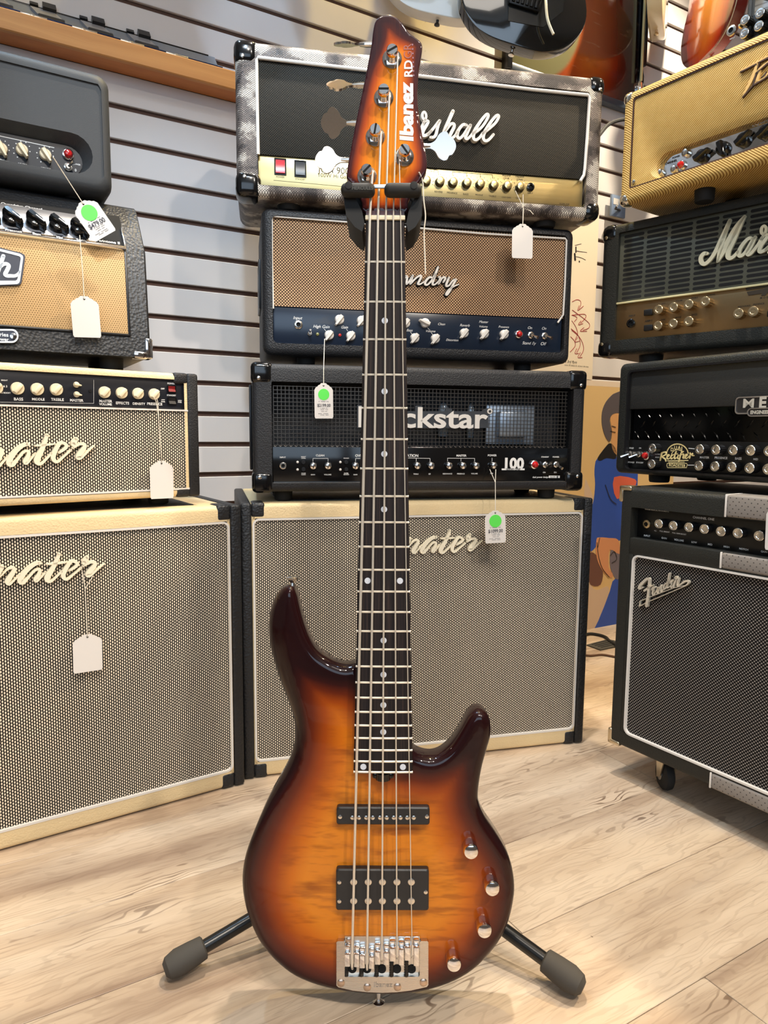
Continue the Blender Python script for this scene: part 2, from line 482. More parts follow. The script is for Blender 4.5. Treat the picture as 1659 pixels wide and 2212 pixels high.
# --- floor of wood-look planks laid along the wall
def mat_floor():
    t = NT('washed_oak_vinyl'); co = t.co(); oi = t.node('ShaderNodeObjectInfo')
    rnd = oi.outputs['Random']
    off = t.comb(t.math('MULTIPLY', rnd, 37.), t.math('MULTIPLY', rnd, 91.), 0.)
    n = t.node('ShaderNodeVectorMath', operation='ADD'); t.link(co, n.inputs[0]); t.link(off, n.inputs[1]); v = n.outputs[0]
    broad = t.noise(t.vmul(v, (1.1, 7., 1.)), 1.6, 4, .55)
    warp = t.noise(t.vmul(v, (2.2, 9., 1.)), 1.5, 3, .6)
    wv = t.node('ShaderNodeTexWave', wave_type='BANDS', bands_direction='Y'); 
    d = t.node('ShaderNodeVectorMath', operation='MULTIPLY_ADD'); t.link(t.comb(0., t.math('MULTIPLY', warp, 1.), 0.), d.inputs[0]); d.inputs[1].default_value = (0, .16, 0); t.link(v, d.inputs[2])
    t.link(d.outputs[0], wv.inputs['Vector']); wv.inputs['Scale'].default_value = 26.; wv.inputs['Distortion'].default_value = 2.4; wv.inputs['Detail'].default_value = 2.; wv.inputs['Detail Scale'].default_value = .8
    fine = t.noise(t.vmul(v, (9., 260., 1.)), 1., 4, .65)
    knots = t.smooth(t.noise(t.vmul(v, (2.6, 7., 1.)), 1.3, 3, .6), .56, .72)
    base = t.ramp(broad, [(.28, srgb(142, 118, 98)), (.44, srgb(182, 160, 136)), (.6, srgb(204, 184, 160)), (.8, srgb(196, 178, 156))])
    streak = t.math('MULTIPLY', t.smooth(fine, .53, .72), .50)
    col = t.mix(streak, base, srgb(120, 98, 80))
    band = t.math('MULTIPLY', t.smooth(wv.outputs['Fac'], .66, .95), t.math('ADD', t.math('MULTIPLY', knots, .7), .14))
    col = t.mix(band, col, srgb(98, 74, 56))
    pale = t.math('MULTIPLY', t.smooth(t.noise(t.vmul(v, (1.2, 4., 1.)), 2.6, 2), .5, .75), .3)
    col = t.mix(pale, col, srgb(214, 200, 182))
    spk = t.smooth(t.noise(v, 120., 1), .80, .83); col = t.mix(t.math('MULTIPLY', spk, .6), col, srgb(70, 52, 40))
    t.set(col, .42, spec=.35); t.bump(fine, .12, .0006)
    return t.m
FLOOR = mat_floor()
fm = MB(); fm.box(-3.2, 4.2, -2.4, 2.4, -.05, -.0036)
floor = link('floor', fm.mesh('floor'), plain('floor_underlay', srgb(120, 98, 76), .8)); struct(floor)
fl_loc = Vector((0, 1.1, 0))
floor.location = fl_loc; floor.rotation_euler = (0, 0, WA)
PW, PL = .178, 1.22
pm = MB(); pm.box(-PL / 2 + .0005, PL / 2 - .0005, -PW / 2 + .0005, PW / 2 - .0005, -.0036, 0, .0007, 1); plank_me = pm.mesh('plank'); plank_me.materials.append(FLOOR)
for j in range(-10, 8):
    for i in range(-2, 3):
        x = i * PL + (j * .437 % 1.) * PL; y = j * PW
        w = fl_loc + Vector((x * math.cos(WA) - y * math.sin(WA), x * math.sin(WA) + y * math.cos(WA), 0))
        if w.y < -.6 or (w - WALL.loc).dot(wall_n) < -.2 or abs(w.x) > 2.6: continue
        link('plank', plank_me, None, floor, loc=(x, y, 0))
# --- slatwall
def mat_wall():
    t = NT('slatwall_paint'); co = t.co()
    n = t.noise(co, 5., 3); f = t.noise(co, 240., 2)
    col = t.mix(n, srgb(212, 206, 206), srgb(228, 222, 218))
    specks = t.smooth(t.noise(co, 46., 1), .76, .80)
    col = t.mix(t.math('MULTIPLY', specks, .25), col, srgb(120, 104, 96))
    t.set(col, .38, spec=.4); t.bump(f, .08, .0005)
    return t.m
WALLP = mat_wall()
BROWN = plain('brown_fibreboard', srgb(92, 66, 54), .85)
wb = MB(); wb.box(-.9, 3.7, .009, .03, 0, 2.75)
wall = link('wall_back', wb.mesh('wall_back'), BROWN); struct(wall)
wall.location = WALL.loc; wall.rotation_euler = (0, 0, WA)
sl = MB(); sl.box(-.9, 3.7, 0, .0092, -.0322, .0322, .0012, 1); slat_me = sl.mesh('slat'); slat_me.materials.append(WALLP)
k = 0
while True:
    zc = 1.5058 + 16 * .0762 - .0762 * (k + .5); k += 1
    if zc < .03: break
    if zc > 2.73: continue
    link('slat', slat_me, None, wall, loc=(0, 0, zc))

# --- the rest of the shop around the camera
SHOPW = plain('shop_wall_paint', srgb(196, 188, 178), .8)
for nm, b6 in (('ceiling', (-3.2, 4.2, -3.4, 4.0, 2.92, 2.97)), ('wall_front', (-3.2, 4.2, -3.45, -3.35, 0, 2.95)), ('wall_left', (-3.25, -3.15, -3.4, 4.0, 0, 2.95)), ('wall_right', (4.15, 4.25, -3.4, 4.0, 0, 2.95))):
    struct(link(nm, MB().box(*b6).mesh(nm), plain('white_ceiling', srgb(226, 222, 216), .85) if nm == 'ceiling' else SHOPW))
struct(link('floor_front', MB().box(-3.2, 4.2, -3.4, -1.0, -.06, -.052).mesh('floor_front'), plain('floor_underlay', None)))

def wall_thing(name, label, cat, group=None):
    return thing(name, label, cat, WALL.loc, WA, group)
# --- wood shelf and the black rack boards on it
def mat_wood(name, c1, c2, sx=1.5, sz=40.):
    t = NT(name); co = t.co(); w = t.noise(t.vmul(co, (3., 3., 9.)), 1.3, 3)
    d = t.node('ShaderNodeVectorMath', operation='MULTIPLY_ADD'); t.link(t.comb(0., 0., w), d.inputs[0]); d.inputs[1].default_value = (0, 0, .05); t.link(t.vmul(co, (.25, 1, 1)), d.inputs[2])
    n = t.noise(t.vmul(d.outputs[0], (sx, sz * .3, sz)), 1., 4, .55)
    t.set(t.ramp(n, [(.3, c1), (.7, c2)]), .45, spec=.4)
    return t.m
PINE = mat_wood('pine_board', srgb(190, 124, 66), srgb(222, 160, 96))
PINE_D = mat_wood('pine_shaded_side', srgb(176, 96, 44), srgb(218, 140, 74))  # darker copy of the pine, shade of the underside put into the colour
shelf = wall_thing('wall_shelf', 'pine shelf with a deep front lip fixed high on the slatwall', 'shelf')
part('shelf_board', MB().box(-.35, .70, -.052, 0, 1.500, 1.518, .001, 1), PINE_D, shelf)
part('front_lip', MB().box(-.35, .70, -.066, -.052, 1.4985, 1.540, .002, 1), PINE, shelf)
rack = wall_thing('sloped_rack', 'long sloped silver tray with black clips leaning on the pine shelf', 'rack')
part('tray', MB().loft([[(x, -.048, 1.535), (x, -.004, 1.589), (x, -.001, 1.586), (x, -.045, 1.520)] for x in (-.34, .535)]), plain('silver_tray', srgb(150, 156, 164), .25, .5), rack)
part('front_rail', MB().box(-.34, .54, -.0505, -.042, 1.518, 1.547, .002), SHINY, rack)
part('rail_edge', MB().box(-.34, .54, -.0512, -.045, 1.547, 1.5495, .0008), plain('blue_black_metal', srgb(40, 56, 104), .2, .6), rack)
part('top_edge', MB().box(-.34, .52, -.0055, -.001, 1.586, 1.5905, .0008), SHINY, rack)
sl_ = lambda u, v, h: (u, -.048 + v * .044 - h * .775, 1.535 + v * .054 + h * .63)
def slab(x0, x1, v0, v1, h, x2=None, x3=None):
    x2 = x0 if x2 is None else x2; x3 = x1 if x3 is None else x3
    return [[sl_(x0, v0, hh), sl_(x1, v0, hh), sl_(x3, v1, hh), sl_(x2, v1, hh)] for hh in (0, h)]
clip = MB().loft(slab(.014, .064, .34, .52, .005)).loft(slab(.0, .016, .95, 1.10, .006)).loft(slab(.024, .050, .82, 1.12, .011)); clip_me = clip.mesh('clip'); clip_me.materials.append(PLAST)
grey = MB().loft(slab(.012, .062, .50, .86, .004, .0, .046)); grey_me = grey.mesh('clip_plate'); grey_me.materials.append(plain('grey_clip', srgb(168, 166, 168), .3, .3))
for i in range(8):
    if i == 7: continue
    o = link('clip', clip_me, None, rack, loc=(-.248 + i * .097, 0, 0)); link('clip_plate', grey_me, None, o)
latch = MB().box(0, .05, -.0535, -.050, .001, .008, .0008).box(.018, .026, -.055, -.050, -.002, .008, .0008); latch_me = latch.mesh('latch'); latch_me.materials.append(NICKEL)
for i in range(8): link('latch', latch_me, None, rack, loc=(-.27 + i * .097, 0, 1.5405))

# ================================================================== amplifier helpers
def amp(name, label, corner, yaw_deg, z0, W, right=False, cat='amplifier'):
    a = math.radians(yaw_deg); d = Vector((math.cos(a), math.sin(a), 0))
    loc = Vector((corner[0], corner[1], z0))
    if right: loc -= d * W
    return thing(name, label, cat, loc, a), Frame(loc, a)
def shell(mb, W, H, D, op, rc=.008, r=.010, rci=.006, recess=.016, z0=0., bulge=0.):
    """open-fronted box: op = (left, right, bottom, top) border widths"""
    l, rr, b, t = op; ys = []
    rings = [[(x, D, z + z0) for x, z in rrect(0, W, 0, H, rc)]]
    for k in range(5):
        th = PI / 2 * k / 4; ins = r * (1 - math.cos(th)); y = r * (1 - math.sin(th))
        rings.append([(x, y, z + z0) for x, z in rrect(ins, W - ins, ins, H - ins, max(rc - ins * .5, .003))])
    for y in (0., recess):
        rings.append([(x, y, z + z0) for x, z in rrect(l, W - rr, b, H - t, rci)])
    mb.loft(rings, True, True)
    return mb
def feet(t, W, D, h=.023, r=.017, xs=None, name='foot'):
    me = MB().lathe([(r * .92, -h), (r, -h + .003), (r * 1.05, 0)], n=16, ax='z').mesh('foot'); me.materials.append(RUBBER)
    for x in (xs or (.06, W - .06)):
        for y in (.05, D - .05): link(name, me, None, t, loc=(x, y, 0))
def corner_cap(t, x, z, sx, sz, s=.036, d=.04, mat=None, screw=BRASS, r=.010, pr=.0025):
    """moulded corner piece; sx, sz point outward"""
    x0, x1 = (x - s, x + pr) if sx > 0 else (x - pr, x + s)
    z0, z1 = (z - s, z + pr) if sz > 0 else (z - pr, z + s)
    o = part('corner_cap', MB().box(x0, x1, -pr, d, z0, z1, r, 3), mat or SHINY, t)
    if screw:
        cx = (x - s * .32) if sx > 0 else (x + s * .32); cz = (z - s * .72) if sz > 0 else (z + s * .72)
        part('screw', MB().lathe([(.0038, 0), (.0036, -.0012), (.002, -.002)], (cx, -pr, cz), n=12), screw, o)
    return o
KN = {}
def knob_mesh(kind, R):
    key = (kind, round(R, 4))
    if key in KN: return KN[key]
    h = R
    if kind == 'gold':
        a = MB().lathe([(R * 1.08, 0), (R * 1.05, -R * .25), (R * .92, -R * .9), (R * .9, -R * 1.05)], n=24).mesh('knob'); ma = SHINY
        b = MB().lathe([(R * .86, -R * 1.0), (R * .84, -R * 1.14), (R * .78, -R * 1.17), (R * .2, -R * 1.17)], n=24).mesh('knob_cap'); mb_ = GOLDCAP
    elif kind == 'chrome':
        a = MB().lathe([(R * 1.1, 0), (R * 1.05, -R * .3), (R * .98, -R * .5)], n=20).mesh('knob'); ma = SHINY
        b = MB().lathe([(R * .98, -R * .45), (R * .97, -R * 1.0), (R * .85, -R * 1.35), (R * .55, -R * 1.55), (R * .15, -R * 1.6)], n=20).mesh('knob_cap'); mb_ = CHROME
    elif kind == 'dome':
        a = MB().lathe([(R * .95, 0), (R, -R * .2), (R, -R * 1.5)], n=24).mesh('knob'); ma = NICKEL
        b = MB().lathe([(R * 1.02, -R * 1.5), (R * 1.02, -R * 1.8), (R * .9, -R * 2.05), (R * .5, -R * 2.2), (R * .1, -R * 2.22)], n=24).mesh('knob_cap'); mb_ = CHROME
    elif kind in ('knurl', 'bronze'):
        m_ = MB(); n = 28; rings = []
        for y in (0, -R * .15, -R * 1.75):
            rings.append([((R * (1. if i % 2 else .94)) * math.cos(2 * PI * i / n), y, (R * (1. if i % 2 else .94)) * math.sin(2 * PI * i / n)) for i in range(n)])
        m_.loft(rings); a = m_.mesh('knob', .3); ma = PLAST if kind == 'knurl' else BRONZE
        b = MB().lathe([(R * .98, -R * 1.7), (R * .98, -R * 1.85), (R * .9, -R * 1.93), (R * .55, -R * 1.95), (R * .45, -R * 1.86), (R * .1, -R * 1.88)], n=24).mesh('knob_cap'); mb_ = NICKEL if kind == 'knurl' else BRASS
    elif kind in ('chicken', 'chicken_white', 'pointer'):
        ma = {'chicken': IVORY, 'chicken_white': WHITE, 'pointer': SHINY}[kind]
        a = MB().lathe([(R * 1.0, 0), (R * 1.02, -R * .25), (R * .9, -R * .75), (R * .6, -R * .95)], n=20).mesh('knob')
        m_ = MB(); L = R
        prof = [(-.42, -.95), (.42, -.95), (.5, -.5), (.45, .2), (.2, 1.5), (-.2, 1.5), (-.45, .2), (-.5, -.5)]
        m_.loft([[(x * L, -R * .2, z * L) for x, z in prof], [(x * L, -R * 1.1, z * L) for x, z in prof], [(x * L * .55, -R * 1.45, z * L * .93) for x, z in prof]])
        b = m_.mesh('knob_pointer'); mb_ = ma
    elif kind == 'fin':
        a = MB().lathe([(R, 0), (R * 1.0, -R * .35), (R * .92, -R * .5)], n=24).mesh('knob'); ma = IVORY
        m_ = MB().box(-R * .3, R * .3, -R * 1.1, -R * .3, -R * .88, R * .88, R * .14); b = m_.mesh('knob_fin'); mb_ = IVORY
    a.materials.append(ma); b.materials.append(mb_)
    KN[key] = (a, b); return KN[key]
HK = {'gold': 1.17, 'chrome': 1.5, 'dome': 2.2, 'knurl': 1.95, 'bronze': 1.95, 'chicken': .8, 'chicken_white': .8, 'pointer': .8, 'fin': .8}
def knobs(t, fr, y, kind, R, spots, ang=0.):
    """spots are where the knob faces show in the photo"""
    for i, p in enumerate(spots):
        x, z = fr.P(p[0], p[1], y - R * HK[kind]); a, b = knob_mesh(kind, R)
        rot = ang if len(p) < 3 else p[2]
        o = link('knob', a, None, t, loc=(x, y, z), rot=(0, math.radians(rot), 0))
        link(b.name.split('.')[0], b, None, o)
def jack(t, fr, y, px, py, R, mat=None):
    x, z = fr.P(px, py, y)
    o = part('input_jack', MB().lathe([(R, y), (R, y - .003), (R * .8, y - .004), (R * .52, y - .004), (R * .5, y - .0005)], (x, 0, z), n=18, cap1=False), mat or NICKEL, t)
    part('jack_hole', MB().lathe([(R * .5, y - .0008), (R * .4, y - .001)], (x, 0, z), n=14), INSIDE, o)
def toggle(t, fr, y, px, py, R, dx=.3, dz=.6):
    x, z = fr.P(px, py, y)
    o = part('toggle_switch', MB().lathe([(R, y), (R, y - .003), (R * .7, y - .004), (R * .6, y - .008)], (x, 0, z), n=8), NICKEL, t)
    part('lever', MB().tube([(x, y - .006, z), (x + dx * R, y - .012, z + dz * R), (x + dx * 2.2 * R, y - .019, z + dz * 2.2 * R)], [R * .3, R * .36, R * .5], 8), CHROME, o)
def jewel(t, fr, y, px, py, R, mat=None):
    x, z = fr.P(px, py, y)
    o = part('pilot_lamp', MB().lathe([(R, y), (R, y - .004), (R * .82, y - .005)], (x, 0, z), n=20), CHROME, t)
    part('jewel', MB().lathe([(R * .8, y - .003), (R * .78, y - .007), (R * .5, y - .011), (R * .1, y - .012)], (x, 0, z), n=10), mat or RED_LAMP, o)
def rocker(t, fr, y, px, py, wpx, hpx, mat):
    s = fr.scale(px, py, y); x, z = fr.P(px, py, y); w, h = s * wpx / 2, s * hpx / 2
    o = part('rocker_switch', MB().ring(rrect(x - w, x + w, z - h, z + h, .001), rrect(x - w * .78, x + w * .78, z - h * .82, z + h * .82, .001), y - .002, y), SHINY, t)
    part('rocker', MB().loft([[(x + sx * w * .76, yy, zz) for sx in (-1, 1)] + [(x + sx * w * .76, y, zz) for sx in (1, -1)] for yy, zz in ((y - .0045, z - h * .8), (y - .001, z), (y - .002, z + h * .8))]), mat, o)
def logo_part(t, strokes, mat, y0, y1, name='logo', back=None, label=None):
    mb = MB()
    for st in strokes: mb.stroke(st, y0, y1)
    o = part(name, mb, mat, t, label=label)
    if back:
        mb = MB()
        for st in strokes: mb.stroke([(x, z - .0006, w + back[1]) for x, z, w in st], y1 - .0005, y1 + .002)
        part('logo_backing', mb, back[0], o)
    return o
def piping_ring(t, x0, x1, z0, z1, y, r=.012, w=.0036, d=.006, mat=None):
    return part('piping', MB().ring(rrect(x0, x1, z0, z1, r, 5), rrect(x0 + w, x1 - w, z0 + w, z1 - w, max(r - w, .002), 5), y, y + d), mat or PIPING, t)

# ---------------- script lettering traced once and shared
EG = [
 [(-520, 170, 50), (-600, 120, 45), (-700, 150, 60), (-740, 220, 60), (-660, 270, 40), (-720, 300, 50), (-800, 380, 80), (-790, 470, 70), (-700, 490, 45), (-560, 420, 28), (-480, 370, 25)],
 [(-240, 330, 50), (-320, 330, 60), (-400, 430, 70), (-380, 510, 60), (-300, 470, 40), (-220, 350, 50), (-300, 540, 60), (-400, 680, 60), (-460, 690, 40), (-400, 600, 28), (-180, 450, 25), (-60, 370, 22)],
 [(30, 300, 60), (-10, 370, 70), (-60, 470, 70)],
 [(-40, 470, 20), (20, 430, 20), (110, 340, 30), (190, 315, 46), (205, 360, 62), (150, 450, 76), (110, 520, 80), (140, 555, 56), (200, 510, 27), (290, 420, 24)],
 [(590, 245, 56), (520, 260, 60), (420, 330, 70), (330, 430, 80), (300, 505, 88), (340, 530, 78), (410, 470, 46), (500, 370, 40), (560, 338, 40), (592, 355, 48), (575, 420, 60), (530, 485, 66), (545, 515, 44), (600, 470, 26), (680, 380, 24)],
 [(880, 112, 46), (850, 190, 55), (780, 330, 72), (710, 440, 90), (705, 495, 80), (750, 520, 45), (820, 470, 30), (920, 370, 26)],
 [(695, 265, 25), (800, 257, 30), (900, 246, 32), (985, 236, 18)],
 [(1030, 360, 30), (1110, 310, 45), (1150, 262, 50), (1115, 225, 46), (1060, 225, 50), (990, 310, 66), (942, 410, 70), (950, 465, 60), (1000, 488, 40), (1100, 410, 30), (1210, 320, 30)],
 [(1300, 160, 56), (1265, 210, 84), (1248, 240, 66)],
 [(1240, 290, 35), (1330, 240, 40), (1400, 235, 50), (1412, 275, 62), (1340, 370, 84), (1305, 425, 76), (1350, 425, 45), (1450, 340, 30), (1555, 255, 16)]]
M_MAR = [
 [(275, 1015, 76), (200, 1020, 90), (135, 1110, 92), (150, 1215, 92), (225, 1250, 88), (330, 1170, 84), (450, 1000, 90), (600, 700, 110), (700, 480, 100), (790, 265, 76)],
 [(790, 270, 76), (700, 520, 70), (610, 800, 110), (560, 980, 90), (515, 1200, 56)],
 [(515, 1200, 56), (650, 950, 130), (850, 590, 150), (980, 360, 110), (1125, 175, 60)],
 [(1125, 180, 60), (960, 500, 120), (850, 760, 120), (765, 950, 110), (745, 1080, 100), (800, 1120, 90), (880, 1080, 76), (970, 980, 74)],
 [(1300, 680, 70), (1215, 675, 76), (1090, 800, 86), (1000, 960, 90), (1005, 1062, 86), (1080, 1050, 76), (1180, 930, 76), (1280, 760, 84), (1360, 645, 70)],
 [(1360, 645, 72), (1280, 830, 84), (1195, 990, 88), (1210, 1045, 76), (1280, 1000, 74), (1370, 890, 74), (1450, 780, 72), (1520, 650, 66)],
 [(1500, 690, 66), (1590, 540, 62), (1605, 440, 60), (1565, 390, 60), (1510, 440, 66), (1505, 540, 66), (1570, 590, 66), (1650, 600, 66), (1600, 690, 80), (1500, 830, 84), (1455, 940, 84), (1490, 978, 78), (1590, 930, 74), (1700, 830, 70)]]
M_SHALL = [
 [(330, 545, 44), (420, 440, 46), (490, 350, 46), (525, 315, 46), (500, 380, 50), (478, 460, 52), (460, 540, 52), (425, 585, 48), (370, 590, 44)],
 [(735, 165, 60), (690, 270, 60), (620, 430, 58), (560, 590, 52)],
 [(590, 520, 40), (640, 450, 44), (700, 375, 48), (750, 375, 50), (752, 425, 54), (710, 510, 56), (683, 580, 52), (715, 605, 46), (770, 560, 44), (815, 500, 44)],
 [(955, 392, 46), (900, 384, 48), (835, 455, 54), (802, 550, 56), (832, 607, 50), (890, 570, 46), (960, 470, 50), (1015, 392, 48)],
 [(1020, 395, 50), (965, 520, 56), (938, 590, 52), (965, 615, 46), (1020, 570, 44), (1060, 520, 44)],
 [(1060, 525, 44), (1150, 470, 44), (1230, 390, 46), (1298, 275, 48), (1308, 222, 46), (1270, 225, 48), (1180, 335, 54), (1092, 480, 56), (1066, 590, 54), (1100, 632, 48), (1160, 600, 46), (1220, 520, 44)],
 [(1220, 525, 44), (1320, 450, 44), (1420, 360, 46), (1472, 275, 48), (1475, 235, 46), (1430, 245, 48), (1340, 355, 54), (1252, 500, 56), (1227, 600, 54), (1262, 648, 48), (1320, 625, 48), (1392, 545, 46)]]
# ================================================================== speaker cabinets and their heads
def speaker_cab(label, corner, yaw, W, H, D, logo_ref, right=False):
    t, fr = amp('speaker_cabinet', label, corner, yaw, .002, W, right, 'speaker cabinet')
    l, b, tp = .021, .032, .029
    mb = shell(MB(), W - .034, H, D, (l - .017, l - .017, b, tp), .006, .009, .008, .010); bmesh.ops.translate(mb.bm, verts=mb.bm.verts, vec=(.017, 0, 0)); part('cabinet', mb, CREAM, t)
    for x0 in (-.0012, W - .0198):
        part('side_panel', MB().box(x0, x0 + .021, -.003, D + .001, 0, H + .0012, .005, 3), ELEPH, t)
    part('top_panel', MB().box(.075, W - .075, .045, D - .03, H - .002, H + .0014, .001), ROUGH_BLACK, t)
    for x0, x1 in ((.019, .046), (W - .046, W - .019)):
        part('corner_leather', MB().box(x0, x1, -.0016, .05, H - tp + .001, H + .0018, .006, 3), ELEPH, t)
        part('corner_leather', MB().box(x0, x1, -.0016, .05, -.001, b - .002, .006, 3), ELEPH, t)
    part('grille_cloth', MB().box(l, W - l, .004, .014, b, H - tp), GRILL, t)
    piping_ring(t, l + .0005, W - l - .0005, b + .0005, H - tp - .0005, -.001, .013, .0040, .008)
    return t, fr
mid_cab, CABM = speaker_cab('black and cream two-by-twelve cabinet under the wire-mesh amplifier head', (-.277, 1.336), 14.0, .757, .560, .36, None)
left_cab, CABL = speaker_cab('black and cream two-by-twelve cabinet with a blank tag hanging from its logo', (-.275, 1.318), 33.0, .757, .559, .36, None, True)
eg_base = px_strokes(CABL, E6, EG, 0., .92)
eg_a = CABL.P(*E6(880, 112)); eg_b = CABL.P(*E6(1555, 255))
logo_part(left_cab, eg_base, LOGO_CREAM, -.004, .003)
logo_part(mid_cab, similarity(eg_base, eg_a, eg_b, CABM.P(*E7(885, 140)), CABM.P(*E7(1495, 325))), LOGO_CREAM, -.004, .003)

# ---- cream and black head on the left cabinet
HW, HH, HD = .70, .227, .235
t, fr = amp('amplifier_head', 'black and cream amplifier head with round cream knobs along its top panel', (-.352, 1.318), 40.4, .579, HW, True)
head_l, FR_EH = t, fr
gx0, gx1, gz0, gz1 = fr.rect(A3(-600, 372), A3(1228, 872), 0.)
gx0 = HW - gx1; pz0 = fr.P(*A3(900, 366))[1]; pz1 = fr.P(*A3(1100, 176))[1]
mb = shell(MB(), HW - .036, HH, HD, (gx0 - .022, HW - gx1 - .022, gz0 - .003, HH - pz1), .006, .008, .003, .012); bmesh.ops.translate(mb.bm, verts=mb.bm.verts, vec=(.018, 0, 0)); part('cabinet', mb, CREAM, t)
for x0 in (-.0012, HW - .0208):
    part('side_panel', MB().box(x0, x0 + .022, -.003, HD + .001, -.001, HH + .001, .005, 3), BLACK, t)
for x0, x1 in ((.018, .046), (HW - .046, HW - .018)):
    part('corner_leather', MB().box(x0, x1, -.0014, .05, HH - .019, HH + .0014, .005, 3), BLACK, t)
    part('corner_leather', MB().box(x0, x1, -.0014, .05, -.001, .017, .005, 3), BLACK, t)
part('top_panel', MB().box(.08, HW - .08, .04, HD - .03, HH - .002, HH + .0012, .001), ROUGH_BLACK, t)
part('grille_cloth', MB().box(gx0, gx1, .003, .013, gz0, pz0), GRILL, t)
piping_ring(t, gx0 - .002, gx1 + .001, gz0 - .002, pz0 + .001, -.001, .008, .0030, .007)
PANEL_N = plain('navy_black_panel', srgb(22, 25, 34), .4)
part('control_panel', MB().box(gx0 - .003, gx1 + .006, .004, .012, pz0 + .002, pz1 + .001, .0008), PANEL_N, t)
yp = .004
knobs(t, fr, yp, 'fin', fr.scale(*A3(245, 240)) * 13.4, [A3(118, 233) + (40,), A3(245, 238) + (40,), A3(368, 240) + (40,), A3(677, 258) + (40,), A3(787, 262) + (40,), A3(892, 266) + (40,), A3(995, 270) + (40,), A3(-20, 230) + (40,)])
knobs(t, fr, yp, 'chicken', fr.scale(*A3(495, 210)) * 6.4, [A3(492, 210) + (100,), A3(494, 272) + (100,)])
rocker(t, fr, yp, *A3(1097, 238), 20, 15, plain('red_rocker', srgb(120, 16, 20), .3)); rocker(t, fr, yp, *A3(1100, 315), 20, 16, PLAST)
x, z = fr.P(*A3(578, 250), yp); part('screw', MB().lathe([(.003, yp), (.0028, yp - .001)], (x, 0, z), n=10), PLAST, t)
pr = Print(fr, yp - .0004)
for s_, x, y, w in (('BASS', 118, 302, 60), ('MIDDLE', 245, 303, 82), ('TREBLE', 368, 305, 82), ('MASTER', 490, 310, 86), ('MASTER', 676, 315, 82), ('VOLUME', 676, 335, 82), ('EFFECTS', 784, 328, 86),
                    ('DENSITY', 889, 332, 80), ('PRESENCE', 990, 333, 98), ('POWER', 1095, 203, 48), ('OFF', 1041, 236, 24), ('STANDBY', 1097, 278, 58), ('LOW', 1044, 307, 22), ('PWR', 1044, 319, 24), ('HIGH', 1151, 312, 24), ('PWR', 1151, 323, 24), ('BRIGHT', 28, 182, 42), ('1 6 3', 26, 220, 42), ('BASS BOOST', 28, 262, 80)):
    pr.text(s_, *A3(x, y), w * .33755)
pr.line([A3(0, 322), A3(600, 330), A3(600, 180)], .5)
pr.build('panel_lettering', PRINT, t)
logo_part(t, similarity(eg_base, eg_a, eg_b, fr.P(*E5(755, 222)), fr.P(*E5(1522, 395))), LOGO_CREAM, -.005, .002)
feet(t, HW, HD, .0155, .0185)

# ---- wheat-cloth head with a sloped front, third in the left stack
def side_point(fr, px, py, x):
    o = fr.Ri @ (CAM - fr.loc); d = fr.Ri @ ray(px, py); k = (x - o.x) / d.x; q = o + d * k
    return q.y, q.z
KW, KD = .60, .25
t, fr = amp('amplifier_head', 'sloped black amplifier head with wheat-coloured grille cloth and a navy badge', (-.420, 1.269), 30.0, .831, KW, True)
head_k, FR_K = t, fr
(ym, zm), (yt, zt) = side_point(fr, 315, 538.6, KW), side_point(fr, 297, 455, KW)
lean1 = math.atan2(ym, zm); lean2 = math.atan2(yt - ym, zt - zm)
prof = [(0, .0), (ym, zm), (yt, zt), (yt + .012, zt + .006), (KD, zt + .006), (KD, 0)]
mb = MB()
op_r = .052
rings = []
for x, ins in ((0, .006), (.004, 0), (KW - .004, 0), (KW, .006)):
    cy, cz = KD / 2, zt / 2
    rings.append([(x, y + (ins if y < cy else -ins), z + (ins if z < cz else -ins)) for y, z in prof])
mb.loft(rings); part('cabinet', mb, ELEPH, t)
G1 = Frame(fr.loc, fr.yaw, lean1); off2 = fr.R @ Vector((0, ym, zm)); G2 = Frame(fr.loc + off2, fr.yaw, lean2)
r1 = (-lean1, 0, 0); r2 = (-lean2, 0, 0); l2 = (0, ym, zm)
gx1 = G1.P(*A2(815, 900))[0]; gz0 = G1.P(*A2(600, 997))[1]; gz1 = zm / math.cos(lean1)
part('grille_cloth', MB().box(KW - gx1, gx1, -.002, .004, gz0, gz1 - .002, .001), GRILL_K, t, rot=r1)
part('grille_trim', MB().box(gx1, gx1 + .004, -.003, .004, gz0 - .003, gz1, .001).box(KW - gx1, gx1 + .004, -.003, .004, gz0 - .004, gz0, .001), PLAST, t, rot=r1)
px1 = G2.P(*A2(778, 330))[0]; pzb = G2.P(*A2(400, 400))[1]; pzt = G2.P(*A2(400, 205))[1]
part('panel_recess', MB().box(KW - px1, px1, -.001, .004, pzb, pzt, .001), INSIDE, t, loc=l2, rot=r2)
sx1 = G2.P(*A2(596, 330))[0]; sz1 = G2.P(*A2(300, 228))[1]; sz0 = G2.P(*A2(300, 385))[1]
part('control_panel', MB().box(KW - px1 + .01, sx1, -.003, .002, sz0, sz1, .0006), SILVER, t, loc=l2, rot=r2)
cz = G2.P(*A2(385, 410))[1]
part('chrome_trim', MB().box(KW - px1, px1, -.005, .002, cz - .004, cz + .001, .001).box(px1 - .003, px1, -.005, .002, cz, cz + .05, .001), CHROME, t, loc=l2, rot=r2)
R = G2.scale(*A2(230, 270)) * 12.0
